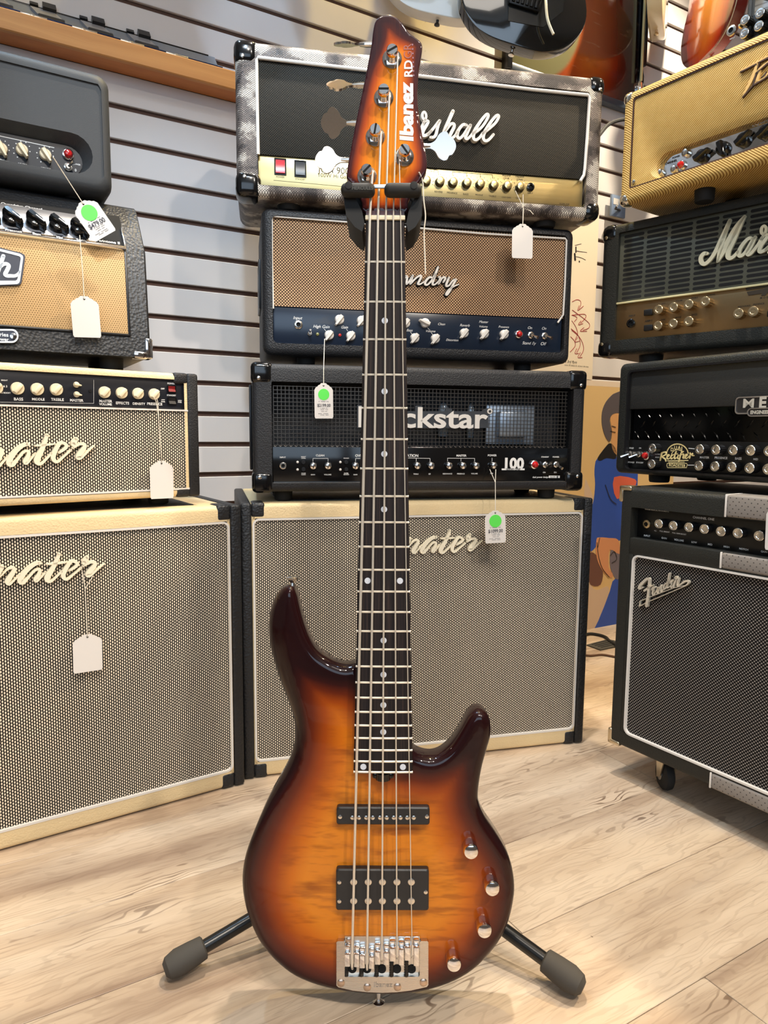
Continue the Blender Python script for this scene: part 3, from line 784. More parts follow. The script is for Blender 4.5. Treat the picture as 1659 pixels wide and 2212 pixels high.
for q in (A2(75, 262), A2(225, 282), A2(370, 305), A2(505, 330), A2(-70, 245), A2(-210, 228)):
    x, z = G2.P(*q, -.01); a, b = knob_mesh('pointer', R)
    o = link('knob', a, None, t, loc=(x, ym - .003 * math.cos(lean2) + z * math.sin(lean2), zm + z * math.cos(lean2)), rot=(-lean2, 0, 0)); o.rotation_euler = (Matrix.Rotation(-lean2, 3, 'X') @ Matrix.Rotation(math.radians(140), 3, 'Y')).to_euler()
    link('knob_pointer', b, None, o)
    # white pointer line
    part('pointer_line', MB().box(-R * .06, R * .06, -R * 1.5, -R * 1.3, R * .1, R * 1.35), PRINT, o)
def lean_print(G, y, items, name, mat, t, loc, rot, lines=()):
    p = Print(G, y)
    for s_, x, yy, w, z_ in items: p.text(s_, *z_(x, yy), w)
    o = p.build(name, mat, t); o.location = loc; o.rotation_euler = rot
lean_print(G2, -.0016, [('Overdrive Channel', 140, 195, 88, A2), ('Twintone II', 690, 420, 52, A2)], 'panel_lettering', PRINT, t, l2, r2)
blue_strip = MB()
for x0, x1, y in ((30, 145, 350), (205, 265, 370), (358, 405, 392), (485, 555, 410)):
    a = G2.P(*A2(x0, y - 9), -.004); b = G2.P(*A2(x1, y + 9), -.004); blue_strip.box(a[0], b[0], -.0055, -.002, (a[1] + b[1]) / 2 - .0035, (a[1] + b[1]) / 2 + .0035)
part('label_strip', blue_strip, PANEL_N, t, loc=l2, rot=r2)
lean_print(G2, -.0062, [('Presence', 87, 350, 36, A2), ('Bass', 235, 370, 18, A2), ('Mid', 381, 392, 14, A2), ('Treble', 520, 410, 22, A2)], 'knob_lettering', PRINT, t, l2, r2)
# badge
bd = t
def poly(G, z, pts, y): return [G.P(*z(*p), y) for p in pts]
outer = [(-560, 480), (0, 480), (640, 640), (735, 700), (752, 770), (650, 1500), (620, 1565), (560, 1600), (0, 1620), (-560, 1620), (-640, 1050)]
inner = [(-540, 590), (0, 590), (560, 735), (610, 765), (620, 810), (525, 1400), (505, 1445), (460, 1470), (0, 1470), (-540, 1470), (-600, 1050)]
o = part('badge', MB().prism(poly(G1, F2, outer, -.006), -.006, -.002), plain('navy_badge', srgb(34, 44, 66), .4), t, rot=r1)
white = plain('pale_blue_enamel', srgb(214, 226, 240), .4)
out2 = [((x - 40) * .955 + 15, (y - 1050) * .95 + 1050) for x, y in outer]
part('badge_rim', MB().ring(poly(G1, F2, out2, -.0072), poly(G1, F2, inner, -.0072), -.0072, -.005), white, o)
mb = MB()
for st in px_strokes(G1, F2, [[(100, 730, 110), (20, 960, 112), (-60, 1190, 112), (-120, 1360, 112)], [(10, 1060, 90), (90, 985, 100), (180, 965, 110), (250, 1000, 112), (255, 1060, 112), (200, 1180, 112), (155, 1270, 112), (200, 1320, 110), (320, 1325, 106), (450, 1325, 96), (540, 1270, 80), (590, 1190, 60)]], -.0072): mb.stroke(st, -.0072, -.005)
part('badge_letter', mb, white, o)
F8 = Z(0, 690, .06303)
ov = [(-300, 330)] + [(420 + 215 * math.cos(a), 565 + 235 * math.sin(a)) for a in [(-PI / 2 + PI * k / 10) for k in range(11)]] + [(-300, 800)]
o = part('series_badge', MB().prism(poly(G1, F8, ov, -.006), -.006, -.002), plain('navy_badge', None), t, rot=r1)
ov2 = [((x if x < 0 else x - 0), y) for x, y in ov]; ovi = [(-300, 385)] + [(405 + 165 * math.cos(a), 565 + 180 * math.sin(a)) for a in [(-PI / 2 + PI * k / 10) for k in range(11)]] + [(-300, 745)]
part('badge_rim', MB().ring(poly(G1, F8, ov, -.0066), poly(G1, F8, ovi, -.0066), -.0066, -.005), white, o)
p = Print(G1, -.0066); p.text('Series', *F8(40, 510), 32).text('Power', *F8(60, 672), 30); q = p.build('badge_lettering', white, o)
x, z = G1.P(*F8(460, 580), -.006); part('screw', MB().lathe([(.0052, -.006), (.005, -.008), (.002, -.0085)], (x, 0, z), n=14), CHROME, o)
# chrome corner and feet
x0, zc = G1.P(*A2(866, 1110)); part('corner_cap', MB().box(KW - .030, KW + .003, -.003, .03, -.002, .010, .003).box(KW - .010, KW + .003, -.003, .03, -.002, .034, .003), CHROME, t)
feet(t, KW, KD, .0232, .02)

# ---- plain dark grey head on top of the left stack
GW, GD = .52, .21
ztop = .831 + zt + .006 + .004
c = ray(247, 424); kk = (ztop - CAMZ) / c.z; cpos = CAM + c * kk
t, fr = amp('amplifier_head', 'dark grey amplifier head with ivory pointer knobs and a red pilot jewel', (cpos.x, cpos.y), 31.0, ztop, GW, True)
head_g, FR_G = t, fr
_, GH = side_point(fr, 233, 172, GW)
rings = [[(x, GD, z) for x, z in rrect(0, GW, 0, GH, .02, 5)]]
for k in range(6):
    th = PI / 2 * k / 5; rr = .026; ins = rr * (1 - math.cos(th)) * .6; rings.append([(x, rr * (1 - math.sin(th)), z) for x, z in rrect(ins, GW - ins, ins, GH - ins, .02, 5)])
bz = fr.P(*A1(400, 1095))[1]; bx = fr.P(*A1(655, 800))[0]
rings.append([(x, .0, z) for x, z in rrect(GW - bx, bx, bz, GH - .022, .006, 5)])
rings.append([(x, .003, z) for x, z in rrect(GW - bx, bx, bz, GH - .022, .006, 5)])
ox1, oz1 = fr.P(*A1(592, 900))[0], fr.P(*A1(300, 812))[1]
ix1, iz1 = fr.P(*D4(1058, 600), .026)[0], fr.P(*D4(600, 385), .026)[1]
rings.append([(x, .003, z) for x, z in rrect(GW - ox1, ox1, bz + .001, oz1, .045, 5)])
rings.append([(x, .012, z) for x, z in rrect(GW - ox1 + .004, ox1 - .004, bz + .001, oz1 - .006, .045, 5)])
rings.append([(x, .028, z) for x, z in rrect(GW - ix1, ix1, bz + .001, iz1, .034, 5)])
part('cabinet', MB().loft(rings), CHAR, t)
part('control_panel', MB().loft([[(x, y, z) for x, z in rrect(GW - ix1 + .001, ix1 - .001, bz + .002, iz1 - .001, .033, 5)] for y in (.026, .03)]), PANEL_N, t)
yp = .026
knobs(t, fr, yp, 'chicken', fr.scale(*D4(280, 490)) * 13, [D4(20, 470) + (155,), D4(285, 485) + (150,), D4(585, 545) + (150,), D4(-250, 430) + (150,)])
jewel(t, fr, yp, *D4(870, 558), fr.scale(*D4(870, 555)) * 12.5)
toggle(t, fr, yp, *D4(870, 720), fr.scale(*D4(870, 720)) * 9, .5, .3)
pr = Print(fr, yp - .0004).line([D4(-200, 275), D4(690, 468)], 1.6).line([D4(-200, 570), D4(230, 672)], 1.).line([D4(350, 695), D4(520, 722)], 1.).line([D4(660, 752), D4(1060, 812)], 1.)
for s_, x, y, w in (('REVERB', 290, 682, 20), ('VOLUME', 590, 735, 21), ('POWER', 980, 680, 17), ('0', 968, 755, 4), ('TREBLE', 0, 622, 20)): pr.text(s_, *D4(x, y), w)
for cx, cy in ((285, 485), (585, 545), (20, 470)):
    for a in range(0, 300, 36): pr.dot(*D4(cx - 8 + 108 * math.cos(math.radians(a + 120)), cy + 10 + 108 * math.sin(math.radians(a + 120))), 1.3)
pr.build('panel_lettering', PRINT, t)
feet(t, GW, GD, .004, .015)
# ================================================================== middle stack of heads
# ---- black head with wire mesh front
W, H, D = .69, .248, .24
t, fr = amp('amplifier_head', 'black amplifier head with a wire mesh front and a white block logo', (-.255, 1.348), 10.9, .584, W)
head_b, FR_B = t, fr
ox0, ox1, oz0, oz1 = fr.rect(B3(357, 264), B4(1402, 1058))
part('cabinet', shell(MB(), W, H, D, (ox0, W - ox1, oz0, H - oz1), .012, .011, .003, .075), BLACK, t)
pz = fr.P(*B3(600, 850))[1]
part('control_panel', MB().box(ox0, ox1, .006, .014, oz0, pz, .001), SHINY, t)
part('panel_edge', MB().box(ox0, ox1, .002, .006, oz0 - .001, oz0 + .001), NICKEL, t)
# mesh of crossing wires
wm = MB(); pitch = .0076; r = .0006
mx0, mx1, mz0, mz1 = ox0 + .004, ox1 - .010, pz + .003, oz1 - .007
n = int((mx1 - mx0) / pitch)
for i in range(n + 1):
    x = mx0 + i * pitch; wm.box(x - r, x + r, .009, .0104, mz0, mz1)
n2 = int((mz1 - mz0) / pitch)
for i in range(n2 + 1):
    z = mz0 + i * pitch; wm.box(mx0, mx1, .0078, .009, z - r, z + r)
part('wire_mesh', wm, plain('dark_steel_wire', srgb(92, 88, 84), .35, .8), t, kind='stuff')
rim = MB(); 
for i in range(60):
    x = mx0 + (mx1 - mx0) * i / 60; rim.tube([(x, .009, mz0 - .001), (x + .0026, .007, mz0 - .0035), (x + .0052, .009, mz0 - .001)], .0007, 5)
part('mesh_hem', rim, plain('dark_steel_wire', None), t, kind='stuff')
# transformer and valves seen through the mesh
STEELB = plain('pale_steel', srgb(176, 190, 206), .35, .6)
a = fr.rect(B4(722, 428), B4(1104, 756), .05); b = fr.rect(B4(822, 482), B4(1062, 696), .03)
o = part('transformer', MB().box(a[0], a[1], .05, .056, a[2], a[3], .002), STEELB, t)
part('transformer_core', MB().box(b[0], b[1], .03, .056, b[2], b[3], .006), STEELB, o)
for q0, q1 in (((332, 410), (412, 690)), ((570, 420), (620, 700))):
    a = fr.rect(B4(*q0), B4(*q1), .05); cx = (a[0] + a[1]) / 2; rr = (a[1] - a[0]) / 2
    part('valve', MB().lathe([(rr * .9, a[2]), (rr, a[2] + .012), (rr, a[3] - .012), (rr * .6, a[3] - .003), (rr * .1, a[3])], (cx, .055, 0), 'z', 16), plain('valve_glass', srgb(150, 165, 180), .12, .3), t)
yp = .006
knobs(t, fr, yp, 'chrome', fr.scale(*B3(735, 1022)) * 8.4, [B3(735, 1022), B3(868, 1022), B3(1115, 1022), B4(50, 926), B4(162, 928), B4(275, 928), B4(422, 928), B4(535, 928), B4(643, 928), B4(787, 926)])
jack(t, fr, yp, *B3(462, 1020), .0068)
for q in ((592, 988), (592, 1055), (975, 988), (975, 1055)):
    x, z = fr.P(*B3(*q), yp); part('led', MB().lathe([(.0026, yp), (.0024, yp - .002), (.001, yp - .003)], (x, 0, z), n=10), WHITE, t)
for q in ((645, 988), (645, 1052), (1028, 988), (1028, 1052)):
    x, z = fr.P(*B3(*q), yp); part('push_button', MB().lathe([(.004, yp), (.0038, yp - .003)], (x, 0, z), n=12), PLAST, t)
jewel(t, fr, yp, *B4(1108, 918), fr.scale(*B4(1108, 918)) * 9.5)
toggle(t, fr, yp, *B4(1197, 920), .0068, .5, .4); toggle(t, fr, yp, *B4(1285, 918), .0068, .4, -.5)
pr = Print(fr, yp - .0004)
for s_, x, y, w in (('INPUT', 460, 945, 54), ('CLEAN', 795, 928, 78), ('GAIN', 730, 1100, 38), ('VOLUME', 862, 1100, 64), ('OVERDRIVE', 1188, 930, 160), ('GAIN', 1110, 1100, 36), ('BRIGHT', 645, 940, 44), ('CLEAN', 645, 953, 40), ('WARM', 645, 1088, 40), ('CLEAN', 645, 1100, 40), ('CRUNCH', 1028, 953, 50), ('SUPER', 1028, 1088, 40), ('CRUNCH', 1028, 1100, 50)): pr.text(s_, *B3(x, y), w * .24111)
for s_, x, y, w in (('EQUALISATION', 60, 845, 212), ('MASTER', 515, 845, 82), ('POWER', 766, 843, 72), ('TREBLE', 145, 995, 42), ('ISF', 257, 995, 18), ('RESONANCE', 402, 993, 76), ('PRESENCE', 511, 993, 62), ('VOLUME', 622, 992, 52), ('DPR', 762, 990, 24), ('STANDBY', 1197, 856, 62), ('POWER', 1285, 856, 52), ('ON', 1190, 982, 22), ('ON', 1280, 982, 22), ('dual power design', 1160, 1020, 130)): pr.text(s_, *B4(x, y), w * .26522)
pr.line([B3(730, 985), B3(730, 955), B3(865, 955), B3(865, 985)], .8).line([B3(1112, 985), B3(1112, 955), B3(1260, 957)], .8)
pr.line([B4(-60, 862), B4(260, 868), B4(260, 892)], .8).line([B4(148, 866), B4(148, 890)], .8).line([B4(403, 890), B4(403, 866), B4(623, 868), B4(623, 892)], .8).line([B4(512, 866), B4(512, 890)], .8).line([B4(765, 865), B4(765, 890)], .8)
pr.text('100', *B4(938, 908), 172 * .26522, 2)
pr.line([B4(850, 957), B4(1024, 957)], 3.6).line([B4(1236, 1018), B4(1308, 1018)], 5.)
pr.build('panel_lettering', PRINT, t)
Print(fr, yp - .0008).text('SERIES ONE', *B4(938, 957), 30).text('BLACK', *B4(1260, 1018), 11).text('*', *B4(1298, 1024), 4).build('plate_lettering', plain('black_print', srgb(12, 12, 12), .7), t)
# block logo on its backing plate
bk = fr.rect(F5(36, 46), F5(872, 190), .004)
pts = [fr.P(*F5(*q), .004) for q in ((34, 44), (84, 44), (84, 84), (406, 84), (406, 48), (450, 48), (450, 84), (596, 84), (600, 66), (640, 66), (645, 84), (835, 84), (862, 66), (888, 64), (905, 82), (900, 100), (876, 112), (876, 192), (34, 192))]
o = part('logo_plate', MB().prism(pts, .002, .0075), plain('dark_grey_plate', srgb(52, 56, 62), .4), t)
V, F, w = text_geo('Blackstar', True)
lx0, lz = fr.P(*F5(42, 183), .001); lx1 = fr.P(*F5(874, 183), .001)[0]; lh = fr.P(*F5(430, 58), .001)[1] - lz
hmax = max(p[1] for p in V)
mb = MB()
lx_vals = [p[0] for p in V]; vx0, vx1 = min(lx_vals), max(lx_vals)
bmv = [mb.bm.verts.new((lx0 + (p[0] - vx0) / (vx1 - vx0) * (lx1 - lx0), .0005, lz + p[1] / hmax * lh)) for p in V]
for f in F:
    try: mb.bm.faces.new([bmv[i] for i in f])
    except ValueError: pass
ext = bmesh.ops.extrude_face_region(mb.bm, geom=list(mb.bm.faces)); bmesh.ops.translate(mb.bm, verts=[g for g in ext['geom'] if isinstance(g, bmesh.types.BMVert)], vec=(0, .0015, 0))
part('logo', mb, WHITE, o)
x, z = fr.P(*F5(887, 85), .001)
so = part('logo_star_disc', MB().lathe([(.0056, .002), (.0056, .0005)], (x, 0, z), n=18), WHITE, o)
star = [(x + (.0042 if i % 2 == 0 else .0018) * math.sin(i * PI / 5), z + (.0042 if i % 2 == 0 else .0018) * math.cos(i * PI / 5)) for i in range(10)]
part('logo_star', MB().prism(star, .0001, .0006), INSIDE, so)
for x, sx in ((0, -1), (W, 1)):
    for z, sz in ((0, -1), (H, 1)): corner_cap(t, x, z, sx, sz, .040, .05, SHINY, NICKEL)
part('side_handle', MB().box(-.006, 0, .05, .09, .04, .21, .003), PLAST, t)
feet(t, W, D, .0202, .018)

# ---- head with peach woven grille and navy panel
W, H, D = .66, .283, .24
t, fr = amp('amplifier_head', 'black amplifier head with peach woven grille, white pointer knobs and navy panel', (-.244, 1.409), 11.5, .854, W)
head_t, FR_T = t, fr
ox0, _, _, oz1 = fr.rect(B1(362, 100), B1(400, 1250)); ox1 = fr.P(*B2(1372, 600))[0]; oz0 = fr.P(*B2(700, 1192))[1]
part('cabinet', shell(MB(), W, H, D, (ox0, W - ox1, oz0, H - oz1), .016, .014, .010, .020), ROUGH_BLACK, t)
pz = (fr.P(*B1(600, 925))[1] + fr.P(*B2(900, 910))[1]) / 2
part('grille_cloth', MB().box(ox0 + .001, ox1 - .001, .008, .018, pz, oz1 - .001), GRILL_T, t)
NAVY = plain('navy_gloss_panel', srgb(26, 36, 52), .22)
part('control_panel', MB().box(ox0 + .001, ox1 - .003, .010, .018, oz0 + .001, pz + .001, .0008), NAVY, t)
pp = [fr.P(*q, .004) for q in (B1(372, 940), B1(362, 500), B1(362, 130), B1(378, 112), B1(1050, 165), B2(700, 245), B2(1360, 284), B2(1372, 300), B2(1360, 620), B2(1344, 905), B2(1300, 970))]
part('piping', MB().tube([(x, .004, z) for x, z in pp], .0022, 8), PIPING, t)
yp = .010
R = fr.scale(*B1(880, 1170)) * 10.5
knobs(t, fr, yp, 'chicken_white', R, [B1(970, 1035) + (215,), B1(878, 1175) + (215,), B1(1072, 1182) + (215,), B1(1168, 1045) + (215,), B2(65, 970) + (215,), B2(225, 968) + (290,), B2(140, 1092) + (215,), B2(308, 1098) + (215,), B2(543, 1052) + (215,), B2(708, 1058) + (215,), B2(870, 1062) + (215,)])
jack(t, fr, yp, *B1(598, 1085), .0085)
toggle(t, fr, yp, *B1(700, 1165), .0045, 0, .5)
for q, mm in (((770, 1170), plain('amber_led', srgb(120, 120, 70), .3)), ((970, 1178), RED_LAMP)):
    x, z = fr.P(*B1(*q), yp); part('led', MB().lathe([(.0034, yp), (.003, yp - .003), (.001, yp - .004)], (x, 0, z), n=12), mm, t)
jewel(t, fr, yp, *B2(980, 1065), .0085); toggle(t, fr, yp, *B2(1080, 1072), .0075, .5, -.4); toggle(t, fr, yp, *B2(1192, 1078), .0075, .5, -.4)
pr = Print(fr, yp - .0004)
for s_, x, y, w in (('Input', 595, 1022, 80), ('High Gain', 808, 1100, 148), ('Gain', 1015, 1106, 64)): pr.text(s_, *B1(x, y), w * .24111, False, slant=.35)
for s_, x, y, w in (('Bass', 95, 1030, 50), ('Volume', 265, 1037, 80), ('Clean', 355, 980, 60), ('Distortion', 442, 1110, 100), ('Reverb', 545, 990, 80), ('Master', 698, 962, 74), ('Volume', 695, 1000, 70), ('Presence', 862, 1003, 86), ('On', 1075, 1010, 38), ('On', 1190, 1015, 38), ('Stand By', 1068, 1135, 110), ('Off', 1183, 1140, 44)): pr.text(s_, *B2(x, y), w * .26522, False, slant=.35)
pr.line([B1(830, 1120), B1(845, 1140)], .8).line([B1(1030, 1125), B1(1042, 1140)], .8).line([B2(100, 1045), B2(115, 1065)], .8).line([B2(240, 1010), B2(255, 1028)], .8).line([B2(270, 1050), B2(285, 1070)], .8)
pr.build('panel_lettering', PRINT, t)
LA = [
 [(-200, 120, 24), (-250, 100, 24), (-300, 170, 28), (-280, 240, 28), (-330, 330, 28), (-360, 345, 24), (-330, 310, 20), (-260, 340, 24), (-170, 330, 20)],
 [(-20, 240, 26), (-80, 240, 26), (-130, 310, 28), (-110, 350, 26), (-60, 320, 24), (0, 240, 28), (-30, 330, 28), (0, 350, 24), (60, 310, 20), (100, 240, 24)],
 [(100, 235, 26), (118, 255, 28), (108, 325, 28), (112, 345, 22), (150, 300, 20), (185, 240, 24)],
 [(195, 228, 26), (172, 300, 30), (158, 345, 24), (240, 262, 24), (290, 232, 28), (310, 245, 30), (280, 310, 30), (264, 342, 26), (295, 348, 20), (350, 312, 18)],
 [(470, 265, 24), (425, 252, 28), (375, 300, 32), (362, 345, 30), (395, 355, 24), (450, 300, 26), (500, 215, 32), (540, 115, 28)],
 [(505, 210, 30), (475, 300, 32), (465, 350, 26), (500, 350, 20), (540, 310, 18)],
 [(552, 250, 26), (570, 262, 28), (545, 345, 28), (590, 272, 24), (620, 252, 26), (640, 268, 28), (612, 318, 24)],
 [(690, 258, 28), (660, 330, 32), (652, 370, 28), (690, 365, 22), (740, 300, 24), (782, 282, 24)],
 [(785, 285, 30), (742, 360, 30), (705, 430, 28), (665, 490, 26), (648, 480, 22), (690, 420, 22), (760, 376, 20), (822, 350, 16)]]
logo_part(t, px_strokes(fr, F3, LA, .006), WHITE, .001, .006, back=(SHINY, .0036))
for x in (.075, W - .075):
    pass
feet(t, W, D, .021, .018, (.09, W - .09))
part('side_handle', MB().box(-.005, .001, .07, .17, .10, .20, .002), PLAST, t)

# ---- snakeskin head on top
W, H, D = .74, .278, .21
t, fr = amp('amplifier_head', 'snakeskin covered amplifier head with black grille and gold control panel', (-.285, 1.379), 10.1, 1.148, W)
head_s, FR_S = t, fr
ox0 = fr.P(*A4(240, 700))[0]; ox1 = fr.P(*A5(1262, 900))[0]; oz1 = (fr.P(*A4(500, 415))[1] + fr.P(*A5(900, 583))[1]) / 2; oz0 = (fr.P(*A4(500, 1290))[1] + fr.P(*A5(900, 1352))[1]) / 2
part('cabinet', shell(MB(), W, H, D, (ox0, W - ox1, oz0, H - oz1), .02, .014, .006, .022), SNAKE, t)
pz = (fr.P(*A4(500, 1070))[1] + fr.P(*A5(900, 1165))[1]) / 2
part('grille_cloth', MB().box(ox0 + .001, ox1 - .001, .006, .02, pz + .001, oz1 - .001, .001), GRILL_M, t)
part('control_panel', MB().box(ox0 + .001, ox1 - .003, .010, .02, oz0 + .001, pz + .001, .0006), GOLD, t)
pp = [fr.P(*q, .0) for q in (A4(247, 1062), A4(240, 700), A4(236, 410), A4(246, 392), A4(600, 435), A5(300, 520), A5(900, 592), A5(1262, 628), A5(1272, 645), A5(1258, 900), A5(1242, 1120), A5(1236, 1160), A5(1212, 1200))]
part('piping', MB().tube([(x, .002, z) for x, z in pp], .0033, 8), PIPING, t)
yp = .010
R = fr.scale(*A5(545, 1215)) * 10.4
knobs(t, fr, yp, 'gold', R, [A5(100, 1188), A5(192, 1193), A5(284, 1197), A5(371, 1203), A5(463, 1207), A5(553, 1213), A5(643, 1221), A5(733, 1227), A5(819, 1233)])
jack(t, fr, yp, *A5(877, 1243), .0082, SHINY)
rocker(t, fr, yp, *A4(400, 1150), 27, 36, plain('red_rocker_bright', srgb(206, 24, 40), .25)); rocker(t, fr, yp, *A4(538, 1165), 27, 36, PLAST)
pr = Print(fr, yp - .0004)
for s_, x, y, w in (('REVERB', 268, 1273, 54), ('PRESENCE', 358, 1280, 70), ('BASS', 449, 1288, 36), ('MIDDLE', 537, 1293, 50), ('TREBLE', 626, 1302, 50), ('LEAD GAIN', 718, 1310, 62), ('GAIN', 800, 1315, 40), ('INPUT', 877, 1282, 36), ('MASTER', 225, 1122, 60), ('(CH A)', 225, 1137, 42), ('PREAMP', 720, 1165, 56), ('(CH B)', 718, 1182, 42), ('PREAMP', 808, 1173, 56), ('(CH A)', 808, 1190, 42), ('MODEL 4100', 1103, 1353, 66)): pr.text(s_, *A5(x, y), w * .3255, False)
pr.text('JCM 900', *A4(770, 1172), 215 * .31344, False).text('100W Hi Gain Dual Reverb', *A4(870, 1219), 420 * .31344, False).text('POWER', *A4(400, 1220), 58 * .31344, False).text('STANDBY', *A4(538, 1235), 70 * .31344, False)
pr.line([A5(205, 1120), A5(264, 1128), A5(270, 1160)], .8).line([A5(362, 1165), A5(362, 1140), A5(625, 1160), A5(630, 1185)], .8).line([A5(455, 1148), A5(455, 1172)], .8).line([A5(545, 1155), A5(545, 1178)], .8)
pr.line([A4(355, 1242), A4(850, 1287)], .8).line([A5(165, 1302), A5(1130, 1363)], .8)
for cx, cy in ((192, 1193), (284, 1197), (371, 1203), (463, 1207), (553, 1213), (643, 1221), (733, 1227), (819, 1233)):
    for a in range(0, 300, 30): pr.dot(*A5(cx - 4 + 48 * math.cos(math.radians(a + 120)), cy + 8 + 48 * math.sin(math.radians(a + 120))), .8)
pr.build('panel_lettering', PRINT_D, t)
shall = px_strokes(fr, E3, M_SHALL, -.001)
# corners of the shared script: loop and foot of the r
CORN4 = (.4687, 1.567)
f4 = Frame((CORN4[0], CORN4[1], .872), math.radians(-45.4))
mar4 = px_strokes(f4, E4, M_MAR, 0.)
ra, rb = f4.P(*E4(1565, 390)), f4.P(*E4(1470, 975)); sa, sb = fr.P(*E3(268, 182)), fr.P(*E3(250, 562))
logo_part(t, similarity(mar4, ra, rb, sa, sb) + shall, WHITE, -.005, .006)
MARSH_SHALL4 = similarity(shall, sa, sb, ra, rb)
corner_cap(t, 0, H, -1, 1, .043, .06, SHINY, NICKEL, .014); corner_cap(t, W, H, 1, 1, .036, .06, SHINY, NICKEL, .014)
corner_cap(t, 0, 0, -1, -1, .046, .06, SHINY, NICKEL, .014); corner_cap(t, W, 0, 1, -1, .036, .06, SHINY, NICKEL, .014)
feet(t, W, D, .011, .022, (.10, W - .10))
# ================================================================== right stack
# ---- combo on casters with silver-black cloth and grey vinyl strips
W, H, D = .62, .5277, .30
t, fr = amp('combo_amplifier', 'tall black combo amplifier on casters with grey vinyl strips and chrome script logo', (.4685, 1.373), -56.0, .072, W, cat='amplifier')
combo, FR_F = t, fr
gx0 = fr.P(*B8(560, 600))[0]; gz0 = (fr.P(*B8(545, 1090))[1] + fr.P(*B8(1400, 1475))[1]) / 2; gz1 = (fr.P(*A8(700, 1322))[1] + fr.P(*A8(1400, 1425))[1]) / 2
px0 = fr.P(*A8(585, 1050))[0]; pz0 = (fr.P(*A8(700, 1178))[1] + fr.P(*A8(1250, 1262))[1]) / 2; pz1 = (fr.P(*A8(700, 940))[1] + fr.P(*A8(1250, 990))[1]) / 2
# front board pieces: outer box, then three bars across the front
box = MB()
rings = [[(x, D, z) for x, z in rrect(0, W, 0, H, .008)]]
for k in range(5):
    th = PI / 2 * k / 4; ins = .01 * (1 - math.cos(th)); rings.append([(x, .01 * (1 - math.sin(th)), z) for x, z in rrect(ins, W - ins, ins, H - ins, .006)])
rings.append([(x, 0, z) for x, z in rrect(px0, W - px0, gz0, pz1, .003)]); rings.append([(x, .03, z) for x, z in rrect(px0, W - px0, gz0, pz1, .003)])
box.loft(rings); part('cabinet', box, GREEN_BLACK, t)
part('cross_bar', MB().box(px0 - .001, W - px0 + .001, .000, .03, gz1, pz0, .003), GREEN_BLACK, t)
for x0 in (px0 - .001, W - gx0): part('front_stile', MB().box(x0, x0 + gx0 - px0 + .001, .0004, .03, gz0, gz1 + .002, .001), GREEN_BLACK, t)
part('grille_cloth', MB().box(gx0, W - gx0, .005, .014, gz0 - .004, gz1 + .002), GRILL_F, t)
piping_ring(t, gx0 - .001, W - gx0 + .001, gz0 - .001, gz1 + .001, -.0015, .014, .0036, .008)
part('control_panel', MB().box(px0, W - px0, .022, .03, pz0, pz1, .0005), plain('satin_black_panel', srgb(20, 20, 20), .35), t)
GREYV = dots('grey_vinyl_dots', .0105, .0062, .10, .16, srgb(74, 70, 68), srgb(140, 134, 128), .3, .55)
xg = fr.P(*A8(1335, 920))[0]; xg2 = fr.P(*A8(1296, 1340))[0]
for nm, x0, z0, z1 in (('top_strip', xg, pz1 + .001, H + .0015), ('middle_strip', xg2, gz1 + .004, pz0 - .001), ('bottom_strip', fr.P(*B8(1215, 1460))[0], -.0015, gz0 - .004)):
    o = part('vinyl_strip', MB().box(x0, W - x0, -.0022, .05 if nm != 'middle_strip' else .02, z0, z1, .0045, 3), GREYV, t)
    for xx in (x0 - .0022, W - x0): part('piping', MB().box(xx, xx + .003, -.003, .05 if nm != 'middle_strip' else .02, z0 - .0002, z1 + .0003, .0013, 2), PIPING, o)
yp = .022
R = fr.scale(*D5(555, 890)) * 10.8
knobs(t, fr, yp, 'knurl', R, [D5(140, 842), D5(340, 868), D5(555, 890), D5(770, 915), D5(1000, 948), D5(1235, 972), D5(1530, 1010), D5(1800, 1045)])
jack(t, fr, yp, *A8(715, 1055), .0085, BRASS)
pr = Print(fr, yp - .0004)
pr.text('INPUT', *A8(714, 1147), 14)
for s_, x, y, w in (('CHANNEL ONE', 765, 765, 300), ('GAIN', 222, 1040, 75), ('VOLUME', 427, 1068, 135), ('LOW', 637, 1097, 75), ('MID', 857, 1127, 65), ('HIGH', 1085, 1160, 85), ('NOTCH', 1323, 1193, 130), ('GAIN', 1605, 1228, 90), ('PULL BRIGHT', 228, 950, 140), ('PULL GAIN BOOST', 430, 978, 196), ('+/-', 100, 938, 36)): pr.text(s_, *D5(x, y), w * .15612)
pr.text('FENDER MUSICAL INSTRUMENTS', *A8(790, 948), 52)
pr.build('panel_lettering', PRINT, t)
